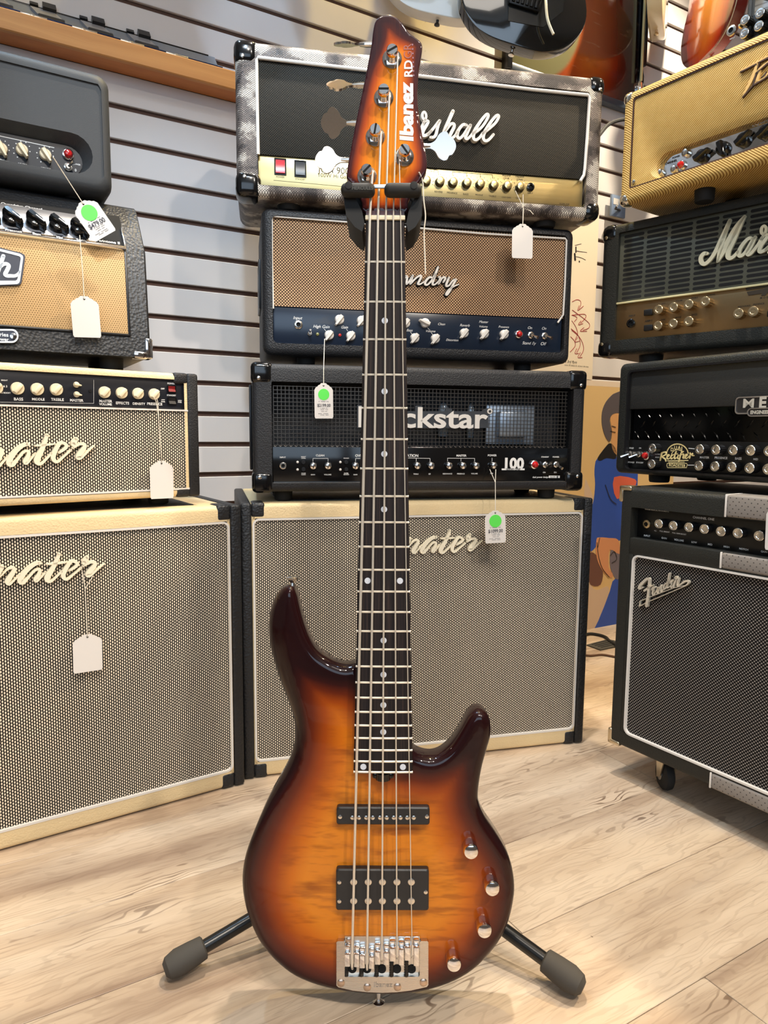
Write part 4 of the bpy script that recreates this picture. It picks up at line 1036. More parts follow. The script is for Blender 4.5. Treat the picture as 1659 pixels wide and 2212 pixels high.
FE = [
 [(220, 625, 46), (150, 655, 64), (140, 605, 60), (230, 500, 72), (330, 405, 66), (400, 385, 60), (412, 450, 52), (402, 600, 58), (386, 800, 66), (366, 950, 70), (340, 1130, 80)],
 [(280, 715, 58), (400, 630, 48), (515, 560, 22)],
 [(490, 690, 26), (570, 625, 28), (545, 605, 26), (495, 655, 30), (515, 700, 28), (500, 790, 32), (535, 838, 28), (590, 760, 24), (645, 640, 24)],
 [(650, 620, 26), (625, 720, 28), (655, 790, 28), (700, 660, 24), (745, 560, 28), (745, 640, 28), (735, 730, 28), (765, 740, 24), (820, 650, 22)],
 [(890, 505, 28), (830, 565, 32), (815, 645, 32), (840, 675, 28), (890, 600, 28), (930, 430, 36), (970, 235, 34)],
 [(940, 400, 34), (902, 590, 32), (925, 640, 26), (985, 590, 22)],
 [(990, 510, 24), (1060, 445, 26), (1085, 415, 24), (1040, 425, 26), (995, 485, 28), (1030, 520, 24), (1005, 590, 28), (1025, 628, 26), (1080, 560, 22), (1120, 450, 22)],
 [(1075, 640, 24), (1130, 490, 28), (1165, 385, 28), (1125, 370, 24), (1140, 320, 24), (1180, 328, 24), (1165, 380, 22), (1225, 370, 26), (1200, 470, 32), (1185, 570, 30), (1215, 592, 28), (1300, 525, 40), (1400, 455, 56), (1480, 455, 50), (1495, 500, 40), (1430, 565, 28), (1300, 630, 18)],
 [(1300, 630, 17), (420, 1005, 17)], [(330, 1045, 17), (140, 1150, 17)], [(140, 1150, 15), (165, 1000, 15)], [(165, 1000, 17), (330, 930, 17)], [(410, 895, 17), (1080, 640, 17)], [(1080, 640, 17), (1390, 570, 15)]]
logo_part(t, px_strokes(fr, E8, FE, -.002), plain('polished_chrome', (.86, .80, .68), .28, .55), -.003, .004, back=(SHINY, .003))
for z, sz in ((H, 1), (0, -1)):
    for x, sx in ((0, -1), (W, 1)):
        s_ = .026
        x0, x1 = (x - .002, x + s_) if sx < 0 else (x - s_, x + .002)
        xe0, xe1 = (x - .002, x + .007) if sx < 0 else (x - .007, x + .002)
        z0, z1 = (z - .007, z + .002) if sz > 0 else (z - .002, z + .007); ze0, ze1 = (z - .03, z + .002) if sz > 0 else (z - .002, z + .03)
        part('corner_cap', MB().box(x0, x1, -.002, .03, z0, z1, .003, 3).box(xe0, xe1, -.002, .03, ze0, ze1, .003, 3), plain('aged_nickel', (.66, .56, .40), .28, 1.), t)
# casters
def caster(t, x, y, rz):
    o = part('caster', MB().box(-.022, .022, -.02, .02, -.004, 0, .001).loft([[(sx * .013 + e, yy, zz) for e, yy, zz in ((-.0012, -.016, -.004), (.0012, -.016, -.004), (.0012, .018, -.004), (-.0012, .018, -.004))] for sx in (1,)] + [[(.013 + e, yy, zz) for e, yy, zz in ((-.0012, -.004, -.042), (.0012, -.004, -.042), (.0012, .012, -.05), (-.0012, .012, -.05))]])
             .loft([[(-.013 + e, yy, zz) for e, yy, zz in ((-.0012, -.016, -.004), (.0012, -.016, -.004), (.0012, .018, -.004), (-.0012, .018, -.004))], [(-.013 + e, yy, zz) for e, yy, zz in ((-.0012, -.004, -.042), (.0012, -.004, -.042), (.0012, .012, -.05), (-.0012, .012, -.05))]]), plain('aged_nickel', None), t, loc=(x, y, 0), rot=(0, 0, rz))
    part('wheel', MB().lathe([(.012, -.010), (.024, -.010), (.0285, -.007), (.030, 0), (.0285, .007), (.024, .010), (.012, .010)], (0, .004, -.0418), 'x', 24), RUBBER, o)
    part('wheel_hub', MB().lathe([(.010, -.0125), (.010, .0125)], (0, .004, -.0418), 'x', 12), NICKEL, o)
cq = fr.Ri @ (Vector((.552, 1.302, .03)) - fr.loc)
for x, y, rz in ((cq.x, max(.045, cq.y), 1.0), (W - cq.x, .05, .4), (.08, D - .05, .2), (W - .08, D - .05, -.3)): caster(t, x, y, rz)

# ---- black head with diamond plate and two rows of chrome knobs
W, H, D = .69, .225, .25
t, fr = amp('amplifier_head', 'black amplifier head with dark diamond plate and two rows of chrome knobs', (.484, 1.465), -61.1, .622, W)
head_m, FR_M = t, fr
ox0 = fr.P(*D6(52, 600))[0]; oz0 = (fr.P(*D6(200, 932))[1] + fr.P(*D6(1400, 985))[1]) / 2; oz1 = (fr.P(*A7(600, 1300))[1] + fr.P(*A7(1400, 1230))[1]) / 2
part('cabinet', shell(MB(), W, H, D, (ox0, ox0, oz0, H - oz1), .012, .010, .012, .03), GREEN_BLACK, t)
zb = (fr.P(*D6(200, 230))[1] + fr.P(*D6(1200, 190))[1]) / 2; zd = (fr.P(*D6(200, 580))[1] + fr.P(*D6(1200, 590))[1]) / 2
part('top_rail', MB().box(ox0, W - ox0, .006, .03, zb, oz1, .002), tolex('smooth_black_vinyl', srgb(44, 44, 42), 500., .2), t)
part('edge_piping', MB().ring(rrect(ox0 - .001, W - ox0 + .001, oz0 - .001, oz1 + .001, .01, 5), rrect(ox0 + .003, W - ox0 - .003, oz0 + .003, oz1 - .003, .008, 5), -.0005, .008), PLAST, t)
part('tread_plate', MB().box(ox0, W - ox0, .014, .03, zd, zb), plain('black_gloss_plate', srgb(12, 12, 12), .12, .6), t)
lug = MB()
dm = [(-.011, 0), (0, .0028), (.011, 0), (0, -.0028)]
rows = 3
for r_ in range(rows):
    z = zd + (zb - zd) * (r_ + .5) / rows
    for i in range(26):
        x = ox0 + .018 + i * .0258 + (r_ % 2) * .0129
        if x > W - ox0 - .02: continue
        a = math.radians(-52 if r_ % 2 == 0 else 52); ca, sa_ = math.cos(a), math.sin(a)
        q = [(x + u * ca - v * sa_, z + u * sa_ + v * ca) for u, v in dm]; q2 = [(x + (u * ca - v * sa_) * .5, z + (u * sa_ + v * ca) * .5) for u, v in dm]
        lug.loft([[(u, .0142, v) for u, v in q], [(u, .0125, v) for u, v in q2]])
part('tread_lugs', lug, plain('black_gloss_plate', None), t, kind='stuff')
part('control_panel', MB().box(ox0, W - ox0, .012, .03, oz0, zd, .0005), plain('satin_black_panel', None), t)
yp = .012
R = fr.scale(*D6(1065, 780)) * 11.2
knobs(t, fr, yp, 'knurl', R, [D6(x, y) for x, y in ((885, 680), (1065, 685), (1258, 690), (1455, 692), (1662, 698), (1880, 703), (875, 865), (1055, 872), (1245, 880), (1445, 890), (1650, 902), (1865, 914), (352, 668), (345, 845))])
toggle(t, fr, yp, *D6(120, 730), .0062, -.75, -.5); toggle(t, fr, yp, *D6(215, 735), .0062, -.75, -.5)
jewel(t, fr, yp, *D6(300, 750), .0088)
pr = Print(fr, yp - .0004)
for s_, x, y, w in (('MASTER', 945, 770, 105), ('PRESENCE', 1130, 775, 145), ('BASS', 1325, 782, 75), ('MID', 1520, 790, 55), ('BOLD', 125, 665, 50), ('ON', 222, 665, 24), ('SPONGY', 120, 825, 76), ('STANDBY', 218, 828, 82), ('OUTPUT', 420, 735, 66), ('SOLO', 415, 768, 46)): pr.text(s_, *D6(x, y), w * .19228)
pr.line([D6(770, 668), D6(830, 673)], 1.5).line([D6(760, 857), D6(825, 857)], 1.5)
pr.build('panel_lettering', PRINT, t)
CRM = plain('cream_print', srgb(232, 212, 150), .5)
pr = Print(fr, yp - .0005)
arc = [(465 + 150 * math.cos(math.radians(a)), 525 + 150 * math.sin(math.radians(a))) for a in range(-178, 0, 12)]
pr.line([F6(*p) for p in arc], 2.6); arc = [(465 + 82 * math.cos(math.radians(a)), 535 + 82 * math.sin(math.radians(a))) for a in range(-178, 0, 15)]
pr.line([F6(*p) for p in arc], 1.8)
for ch, x, y in (('D', 392, 450), ('U', 440, 425), ('A', 490, 425), ('L', 535, 447)): pr.text(ch, *F6(x, y), 6.6)
pr.text('ROADSTER', *F6(460, 668), 36)
arc = [(325, 640), (590, 640), (600, 655), (590, 700), (330, 700), (320, 670), (325, 640)]
pr.line([F6(*p) for p in arc], 1.3)
pr.line([F6(330, 605), F6(610, 600)], 2.).line([F6(345, 625), F6(560, 622)], 1.2)
pr.build('emblem', CRM, t)
RE = [[(300, 490, 18), (260, 500, 18), (240, 560, 22), (232, 600, 18)], [(250, 500, 18), (300, 485, 20), (315, 515, 20), (262, 550, 16), (300, 580, 20), (310, 610, 16)],
      [(330, 560, 14), (355, 530, 16), (335, 525, 16), (325, 570, 18), (350, 580, 12), (375, 555, 12)], [(405, 525, 16), (380, 545, 18), (385, 580, 16), (415, 560, 12)], [(450, 480, 18), (430, 540, 20), (432, 578, 16), (460, 560, 12)], [(415, 520, 10), (470, 510, 10)],
      [(480, 530, 18), (470, 570, 18), (490, 575, 12)], [(540, 480, 14), (520, 500, 18), (500, 570, 18), (485, 620, 16)], [(495, 530, 10), (560, 515, 10)], [(555, 530, 18), (545, 565, 18), (565, 570, 12)], [(575, 555, 14), (605, 525, 16), (585, 520, 16), (572, 560, 18), (600, 572, 12), (630, 540, 12)], [(640, 500, 16), (645, 530, 18), (635, 570, 18)], [(645, 530, 14), (675, 505, 18), (670, 530, 16), (695, 535, 14)]]
logo_part(t, px_strokes(fr, F6, RE, yp), CRM, yp - .0012, yp, name='script_emblem')
# riveted badge
bx0, bz1 = fr.P(*D6(1300, 92), -.002); bz0 = fr.P(*D6(1350, 285), -.002)[1]; bw = fr.P(*D6(1990, 150), -.002)[0] - bx0
o = part('badge', MB().loft([[(x, y, z) for x, z in rrect(bx0, bx0 + bw, bz0, bz1, .007)] for y in (-.002, .008)]), plain('badge_dark', srgb(40, 38, 38), .4), t)
part('badge_rim', MB().ring(rrect(bx0, bx0 + bw, bz0, bz1, .007), rrect(bx0 + .0022, bx0 + bw - .0022, bz0 + .0022, bz1 - .0022, .005), -.0032, -.001), SILVER, o)
lx0 = fr.P(*D6(1435, 260), -.002)[0]; lz1 = fr.P(*D6(1480, 215), -.002)[1]; lz0 = fr.P(*D6(1480, 312), -.002)[1]
o2 = part('badge_plaque', MB().loft([[(x, y, z) for x, z in rrect(lx0, lx0 + bw - 2 * (lx0 - bx0), lz0, lz1, .009)] for y in (-.004, .008)]), plain('badge_dark', None), o)
part('badge_rim', MB().ring(rrect(lx0, lx0 + bw - 2 * (lx0 - bx0), lz0, lz1, .009), rrect(lx0 + .0018, lx0 + bw - 2 * (lx0 - bx0) - .0018, lz0 + .0018, lz1 - .0018, .0075), -.005, -.003), SILVER, o2)
p = Print(fr, -.0033); BADGE = plain('badge_cream', srgb(206, 202, 190), .4, .3)
for ch, x, w_ in (('M', 1440, 27), ('E', 1597, 16), ('S', 1720, 17), ('A', 1850, 20)): p.text(ch, *D6(x, 160 - (x - 1440) * .05), w_, ch != 'M' and 2 or True, hscale=.72 if ch == 'M' else 1.0)
p.build('badge_lettering', BADGE, o)
p = Print(fr, -.0048); p.text('ENGINEERING', bx0 + bw / 2, (lz0 + lz1) / 2, bw - 2 * (lx0 - bx0) - .012, 2, True, 1.1); p.build('badge_lettering', BADGE, o2)
feet(t, W, D, .0165, .02, (.075, W - .075))

# ---- slotted grille head with worn bronze panel
W, H, D = .74, .2766, .23
t, fr = amp('amplifier_head', 'black amplifier head with slotted metal grille and a worn bronze panel', CORN4, -45.4, .872, W)
head_4, FR_4 = t, fr
ox0 = fr.P(*A7(478, 600))[0]; oz0 = (fr.P(*A7(480, 1085))[1] + fr.P(*A7(1600, 940))[1]) / 2; oz1 = (fr.P(*A7(500, 245))[1] + fr.P(*A7(1100, 80))[1]) / 2
part('cabinet', shell(MB(), W, H, D, (ox0, ox0, oz0, H - oz1), .014, .012, .003, .03), GREEN_BLACK, t)
pz = (fr.P(*A7(480, 805))[1] + fr.P(*A7(1600, 590))[1]) / 2
part('grille_plate', MB().box(ox0, W - ox0, .008, .03, pz, oz1, .001), plain('dark_olive_metal', srgb(84, 85, 74), .55, .2), t)
slots = MB(); pz_n = 14; px_n = 13
sw = (W - 2 * ox0 - .012) / px_n; sh = (oz1 - pz - .008) / pz_n
for j in range(pz_n):
    for i in range(px_n):
        x = ox0 + .006 + sw * (i + .5 + (.5 if False else 0)); z = pz + .004 + sh * (j + .5)
        slots.loft([[(u, y, v) for u, v in rrect(x - sw * .44, x + sw * .44, z - sh * .31, z + sh * .31, sh * .30, 3)] for y in (.0078, .0085)])
part('grille_slots', slots, INSIDE, t, kind='stuff')
part('panel_trim', MB().box(ox0, W - ox0, .002, .012, pz - .003, pz + .001, .0008), plain('cream_trim', srgb(206, 196, 150), .5), t)
part('control_panel', MB().box(ox0, W - ox0, .006, .03, oz0, pz - .002, .0006), BRONZE, t)
yp = .006
R = fr.scale(*A7(1035, 785)) * 10.6
knobs(t, fr, yp, 'bronze', R, [A7(x, y) for x, y in ((800, 827), (916, 808), (1036, 785), (1164, 762), (795, 952), (914, 936), (1036, 917), (1424, 856), (1540, 841), (1700, 812), (1820, 795))])
for q in ((728, 850), (728, 970), (1690, 860)):
    a = fr.rect(A7(q[0] - 32, q[1] - 20), A7(q[0] + 32, q[1] + 20), yp); part('push_switch', MB().box(a[0], a[1], yp - .005, yp, a[2], a[3], .0015), PLAST, t)
jack(t, fr, yp, *A7(590, 935), .009, SHINY)
pr = Print(fr, yp - .0004)
for s_, x, y, w in (('INPUT', 597, 875, 52), ('GAIN', 843, 778, 30), ('VOLUME', 965, 757, 52), ('TREBLE', 1085, 735, 52), ('CHANNEL', 1215, 710, 66), ('AMP 1', 727, 915, 60), ('GAIN', 838, 905, 34), ('MIDDLE', 958, 887, 48), ('BASS', 1083, 865, 44)): pr.text(s_, *A7(x, y), w * .27668)
pr.text('RESONANCE', *F7(455, 590), 27).text('PRESENCE', *F7(758, 545), 24).text('M O D E', *F7(900, 405), 24)
pr.build('panel_lettering', PRINT_D, t)
em = MB()
for pts in ([(480, 182), (1100, 80), (1090, 160), (880, 195), (870, 205), (500, 262)], [(512, 292), (880, 225), (900, 180), (1100, 140), (1000, 250), (900, 365), (810, 375), (830, 325), (545, 368)]):
    em.prism([fr.P(*F7(*p), yp) for p in pts], yp - .001, yp)
part('emblem', em, PRINT_D, t)
logo_part(t, mar4 + MARSH_SHALL4, plain('pale_gold_logo', srgb(206, 200, 172), .35), .001, .006)
corner_cap(t, 0, H, -1, 1, .036, .05, SHINY, BRASS, .013); corner_cap(t, 0, 0, -1, -1, .036, .05, SHINY, BRASS, .013)
corner_cap(t, W, H, 1, 1, .036, .05, SHINY, BRASS, .013); corner_cap(t, W, 0, 1, -1, .036, .05, SHINY, BRASS, .013)
feet(t, W, D, .0225, .024, (.10, W - .10))

# ---- tweed head
W, H, D = .60, .2195, .21
t, fr = amp('amplifier_head', 'tweed covered amplifier head with a mirror panel and black pointer knobs', (.481, 1.506), -54.6, 1.1725, W)
head_p, FR_P = t, fr
bx0 = fr.P(*A6(588, 1100))[0]; bz0 = (fr.P(*A6(600, 1465))[1] + fr.P(*A6(1500, 1180))[1]) / 2; bz1 = (fr.P(*A6(620, 778))[1] + fr.P(*A6(1500, 345))[1]) / 2
part('cabinet', shell(MB(), W, H, D, (bx0, bx0, bz0, H - bz1), .016, .012, .006, .05), TWEED_S, t)
part('edge_piping', MB().ring(rrect(bx0 - .0005, W - bx0 + .0005, bz0 - .0005, bz1 + .0005, .006), rrect(bx0 + .003, W - bx0 - .003, bz0 + .003, bz1 - .003, .005), .0012, .006), plain('brown_piping', srgb(66, 40, 24), .6), t)
wx0 = fr.P(*A6(762, 1400))[0]; wz1 = (fr.P(*A6(1000, 1135))[1] + fr.P(*A6(1600, 900))[1]) / 2; wz0 = bz0 + .002
ringo = rrect(bx0 + .002, W - bx0 - .002, bz0 + .0005, bz1 - .002, .005, 6); ho = rrect(wx0 - .012, W - wx0 + .012, wz0 + .0005, wz1 + .012, .045, 6); hi = rrect(wx0, W - wx0, wz0 + .001, wz1, .034, 6)
part('front_baffle', MB().loft([[(x, .012, z) for x, z in ringo], [(x, .003, z) for x, z in ringo], [(x, .003, z) for x, z in ho], [(x, .010, z) for x, z in hi], [(x, .022, z) for x, z in hi]], False, False), TWEED, t)
part('control_panel', MB().box(wx0 - .004, W - wx0 + .004, .022, .03, wz0 - .001, wz1 + .004), plain('mirror_steel', (.78, .80, .80), .06, 1.), t)
yp = .022
R = fr.scale(*A6(1290, 1150)) * 15
knobs(t, fr, yp, 'pointer', R, [A6(1128, 1212) + (70,), A6(1292, 1152) + (160,), A6(1452, 1085) + (60,), A6(1625, 1025) + (60,), A6(1800, 960) + (60,)])
for q, rr in (((1008, 1190), 9.), ((808, 1345), 8.), ((918, 1318), 8.5)):
    x, z = fr.P(*A6(*q), yp - .008); s_ = fr.scale(*A6(*q)) * rr
    part('input_jack', MB().lathe([(s_, yp), (s_, yp - .006), (s_ * .8, yp - .009), (s_ * .4, yp - .010)], (x, 0, z), n=16), NICKEL, t)
jewel(t, fr, yp, *A6(990, 1290), .0085)
Print(fr, yp - .0006).text('EQUALIZATION', *A6(1700, 915), 92).build('panel_lettering', WHITE, t)
Print(fr, yp - .0006).text('CHANNEL', *A6(900, 1265), 26).text('POWER', *A6(940, 1225), 16).build('small_lettering', PRINT_D, t)
GLD = plain('tan_relief', srgb(212, 172, 104), .5)
PV = [[(330, 840, 60), (860, 560, 60), (1248, 350, 60), (1700, 130, 60)], [(880, 620, 80), (800, 900, 130), (640, 1260, 120), (430, 1650, 60)], [(900, 850, 60), (1060, 700, 70), (1300, 520, 60)], [(1000, 800, 60), (870, 1230, 120)], [(800, 1300, 50), (1120, 1090, 80), (1300, 900, 60), (1700, 700, 60)]]
PD = [[(330, 890, 45), (870, 620, 36)], [(980, 550, 36), (915, 780, 20)], [(975, 555, 36), (1250, 425, 40), (1700, 210, 40)], [(870, 930, 60), (1030, 790, 36), (1250, 600, 60)], [(870, 930, 60), (760, 1330, 40)], [(405, 1745, 46), (755, 1345, 50)], [(755, 1345, 50), (1130, 1130, 44), (1250, 1040, 44), (1700, 820, 44)], [(1030, 1080, 20), (1160, 980, 60), (1200, 880, 20)]]
g = logo_part(t, px_strokes(fr, F1, PV, .001), GLD, -.001, .004, name='logo')
logo_part(g, px_strokes(fr, F1, PD, .001), plain('brown_piping', None), -.0018, .004, name='logo_edge')
CC = plain('polished_corner', (.80, .76, .66), .16, 1.)
for x, sx in ((0, -1), (W, 1)):
    for z, sz in ((0, -1), (H, 1)): corner_cap(t, x, z, sx, sz, .024, .03, CC, None, .010, .0015)
for q in ((612, 1420),):
    x, z = fr.P(*A6(*q), .002); part('screw', MB().lathe([(.0042, .003), (.004, .0), (.002, -.001)], (x, 0, z), n=12), NICKEL, t)
feet(t, W, D, .0225, .018, (.16, W - .16))

# ---- black and mirror diamond plate head on the very top
a_ = math.radians(-54.6); dd = Vector((math.cos(a_), math.sin(a_), 0)); nn_ = Vector((math.sin(a_), -math.cos(a_), 0))
cpos = Vector((.481, 1.506, 0)) + dd * .228 - nn_ * .035
W, H, D = .44, .21, .16
t, fr = amp('amplifier_head', 'small black amplifier head with a mirror diamond plate front above the tweed head', (cpos.x, cpos.y), -54.6, 1.1725 + .2195 + .0105, W)
head_d, FR_D = t, fr
ox0 = .009; pz = (fr.P(*D1(960, 460))[1] + fr.P(*D1(1640, 120))[1]) / 2
part('cabinet', shell(MB(), W, H, D, (ox0, ox0, .006, .02), .006, .006, .003, .012), CHAR, t)
part('control_panel', MB().box(ox0, W - ox0, .003, .012, .006, pz, .0005), plain('satin_black_panel', None), t)
part('tread_plate', MB().box(ox0, W - ox0, .004, .012, pz, H - .02, .0005), plain('mirror_steel', None), t)
lug = MB()
for r_ in range(4):
    for i in range(9):
        x = ox0 + .02 + i * .045 + (r_ % 2) * .022; z = pz + .022 + r_ * .034
        if x > W - ox0 - .02 or z > H - .035: continue
        a = math.radians(50 if r_ % 2 else -50); ca, sa_ = math.cos(a), math.sin(a); k_ = 1.5
        q = [(x + k_ * (u * ca - v * sa_), z + k_ * (u * sa_ + v * ca)) for u, v in dm]; q2 = [(x + k_ * .5 * (u * ca - v * sa_), z + k_ * .5 * (u * sa_ + v * ca)) for u, v in dm]
        lug.loft([[(u, .0042, v) for u, v in q], [(u, .0018, v) for u, v in q2]])
part('tread_lugs', lug, plain('mirror_steel', None), t, kind='stuff')
yp = .003
knobs(t, fr, yp, 'knurl', fr.scale(*D1(1300, 330)) * 10.5, [D1(1275, 320), D1(1520, 210), D1(1265, 540), D1(1500, 420), D1(1760, 100), D1(1750, 310)])
jack(t, fr, yp, *D1(1068, 505), .0088)
x, z = fr.P(*D1(1225, 435), yp); part('switch', MB().lathe([(.004, yp), (.004, yp - .004), (.002, yp - .008)], (x, 0, z), n=10), BRASS, t)
Print(fr, yp - .0004).text('INPUT', *D1(1075, 625), 11).build('panel_lettering', PRINT, t)
feet(t, W, D, .009, .014)
# ================================================================== five-string bass on its stand
import numpy as np
class Frame3(Frame):
    def __init__(s, loc, ux, uz):
        s.loc = Vector(loc); uz = uz.normalized(); ux = (ux - uz * ux.dot(uz)).normalized(); uy = uz.cross(ux)
        s.R = Matrix((ux, uy, uz)).transposed(); s.Ri = s.R.transposed()
nut_w = CAM + ray(832, 474) * .7956; sad_w = CAM + ray(825.3, 2050) * .8285
BF = Frame3(sad_w, Vector((1, 0, .004)), nut_w - sad_w)
LSC = (nut_w - sad_w).length
bass = thing('bass_guitar', 'sunburst five-string bass guitar hanging upright in the black stand', 'guitar', sad_w, rot=BF.R.to_euler())
def seg_dist(P, poly):
    P = np.asarray(P); A = np.asarray(poly); B = np.roll(A, -1, 0); best = np.full(len(P), 1e9)
    for a, b in zip(A, B):
        ab = b - a; t = np.clip(((P - a) @ ab) / max(ab @ ab, 1e-12), 0, 1); d = np.hypot(*(P - a - t[:, None] * ab).T); best = np.minimum(best, d)
    return best
def inside(P, poly):
    P = np.asarray(P); x, y = P[:, 0], P[:, 1]; c = np.zeros(len(P), bool); A = np.asarray(poly); B = np.roll(A, -1, 0)
    for (x1, y1), (x2, y2) in zip(A, B):
        m = ((y1 > y) != (y2 > y)); xx = (x2 - x1) * (y - y1) / (y2 - y1 + 1e-15) + x1; c ^= m & (x < xx)
    return c
def burst_plate(name, outline, y_top, thick, r, step, mat, parent, height=None, bias=None, back_r=.006):
    """solid wooden plate over an outline: rounded front, distance-to-edge kept for the sunburst"""
    ol = np.asarray(outline); x0, z0 = ol.min(0); x1, z1 = ol.max(0)
    area = .5 * np.sum(ol[:, 0] * np.roll(ol[:, 1], -1) - np.roll(ol[:, 0], -1) * ol[:, 1])
    if area < 0: ol = ol[::-1]
    pts = []
    tang = np.roll(ol, -1, 0) - np.roll(ol, 1, 0); tang /= np.linalg.norm(tang, axis=1)[:, None]; nrm = np.stack([-tang[:, 1], tang[:, 0]], 1)
    for k in (.05, .18, .4, .7, 1.0):
        q = ol + nrm * r * k
        d = seg_dist(q, ol); ok = inside(q, ol) & (d > r * k * .93); pts.append(q[ok])
    gx, gz = np.meshgrid(np.arange(x0, x1, step), np.arange(z0, z1, step)); g = np.stack([gx.ravel(), gz.ravel()], 1); g = g[inside(g, ol)]
    d = seg_dist(g, ol); pts.append(g[d > r * 1.25])
    allp = np.concatenate([ol] + pts); n = len(ol)
    v2, _, f2, *_ = delaunay_2d_cdt([Vector(p) for p in allp], [], [list(range(n))], 1, 1e-7)
    P = np.array([tuple(v) for v in v2]); d = seg_dist(P, ol); d[d < 1e-6] = 0
    y = y_top + np.where(d < r, r - np.sqrt(np.maximum(r * r - (r - np.minimum(d, r)) ** 2, 0)), 0)
    if height is not None: y = y + height(P, d)
    eff = d - (bias(P, d) if bias is not None else 0)
    bm = bmesh.new(); lay = bm.verts.layers.float.new('burst')
    vs = []
    for p, yy, e in zip(P, y, eff):
        v = bm.verts.new((p[0], yy, p[1])); v[lay] = max(0., e); vs.append(v)
    for f in f2:
        try: bm.faces.new([vs[i] for i in f])
        except ValueError: pass
    # sides and back
    idx = {}
    for i, p in enumerate(P):
        if d[i] == 0: idx[(round(p[0], 6), round(p[1], 6))] = i
    ring = [vs[idx[(round(p[0], 6), round(p[1], 6))]] for p in ol if (round(p[0], 6), round(p[1], 6)) in idx]
    rp = np.array([(v.co.x, v.co.z) for v in ring])
    tg = np.roll(rp, -1, 0) - np.roll(rp, 1, 0); tg /= np.linalg.norm(tg, axis=1)[:, None] + 1e-12; nm = np.stack([-tg[:, 1], tg[:, 0]], 1)
    prev = ring; yb = y_top + thick
    for yy, ins in ((yb - back_r, 0.), (yb - back_r * .3, back_r * .35), (yb, back_r)):
        q = rp + nm * ins; cur = []
        for p in q:
            v = bm.verts.new((p[0], yy, p[1])); v[lay] = 0.; cur.append(v)
        for i in range(len(ring)):
            j = (i + 1) % len(ring); bm.faces.new((prev[i], prev[j], cur[j], cur[i]))
        prev = cur
    bm.faces.new(prev)
    bmesh.ops.recalc_face_normals(bm, faces=bm.faces)
    me = bpy.data.meshes.new(name); bm.to_mesh(me); bm.free()
    for p in me.polygons: p.use_smooth = True
    me.set_sharp_from_angle(angle=1.0)
    return link(name, me, mat, parent)
def mat_burst(name, stops, scale, figure=True):
    t = NT(name); a = t.node('ShaderNodeAttribute', attribute_name='burst'); co = t.co()
    n = t.noise(co, 9., 3, .5)
    f = t.math('DIVIDE', t.math('ADD', a.outputs['Fac'], t.math('MULTIPLY', t.math('SUBTRACT', n, .5), .010)), scale)
    col = t.ramp(f, stops)
    if figure:
        w = t.noise(t.vmul(co, (16., 16., 62.)), 1., 3, .55); w2 = t.noise(t.vmul(co, (30., 30., 150.)), 1., 2, .5)
        am = t.smooth(f, .35, .8)
        k = t.math('MULTIPLY', t.math('MULTIPLY', t.smooth(w, .47, .72), .55), am); col = t.mix(k, col, srgb(110, 42, 8))
        k = t.math('MULTIPLY', t.math('MULTIPLY', t.smooth(w2, .50, .72), .40), am); col = t.mix(k, col, srgb(120, 48, 8))
    else:
        w = t.noise(t.vmul(co, (260., 60., 5.)), 1., 3, .6); col = t.mix(t.math('MULTIPLY', t.smooth(w, .5, .7), .18), col, srgb(110, 48, 10))
    t.set(col, .4, coat=.65, spec=.06)
    return t.m
BURST = mat_burst('sunburst_body', [(0., srgb(30, 8, 10)), (.14, srgb(48, 14, 12)), (.32, srgb(94, 32, 10)), (.52, srgb(150, 64, 10)), (.78, srgb(198, 104, 16)), (1., srgb(214, 126, 28))], .076)
BURST_H = mat_burst('sunburst_head', [(0., srgb(44, 18, 26)), (.2, srgb(74, 24, 20)), (.45, srgb(176, 72, 16)), (.75, srgb(226, 122, 16)), (1., srgb(232, 140, 22))], .026, False)
yb_ = .011
body_px = [(767, 1437), (747, 1439), (727.6, 1434.6), (704.5, 1423), (685, 1407.6), (669.7, 1384.5), (656, 1349.7), (646.6, 1315), (640, 1286), (632, 1270), (619.6, 1266.8), (604, 1274.5), (590.7, 1292), (580, 1319), (575, 1353.6), (577, 1392), (585, 1427), (596.4, 1465.5), (612, 1504), (625.4, 1538.8), (633, 1569.6), (633.5, 1604), (626, 1639), (612, 1670), (594, 1702), (575, 1737), (551.6, 1789), (530.5, 1845), (522, 1894.7), (526, 1946), (539.7, 1994), (563.5, 2042), (603, 2085.7), (651, 2117.5), (725, 2140), (818, 2150), (897.7, 2146), (969, 2127), (1025, 2095.6), (1068.8, 2050), (1096.6, 2002), (1110.6, 1946), (1111.8, 1902.7), (1101, 1855), (1077, 1811), (1049.5, 1770), (1035.5, 1737), (1034, 1711), (1041, 1664), (1051.6, 1623.6), (1061, 1589), (1061, 1565.8), (1055.5, 1546.5), (1044, 1537), (1028.5, 1537), (1013, 1550), (997.6, 1577), (978, 1608), (955, 1629.4), (932, 1637), (909, 1633), (893.5, 1623.6), (886, 1612), (880, 1590), (830, 1500), (780, 1450)]
body_pts = smooth_line([BF.P(x, y, .016) for x, y in body_px], 4, True)
ridge = [BF.P(*B5(*p), yb_) for p in ((330, 235), (305, 400), (302, 540), (330, 680), (380, 850), (412, 980), (410, 1120), (372, 1250), (300, 1370), (215, 1500))] + [BF.P(560, 1800, yb_), BF.P(542, 1860, yb_)]
ridge_s = np.array(smooth_line(ridge, 6))
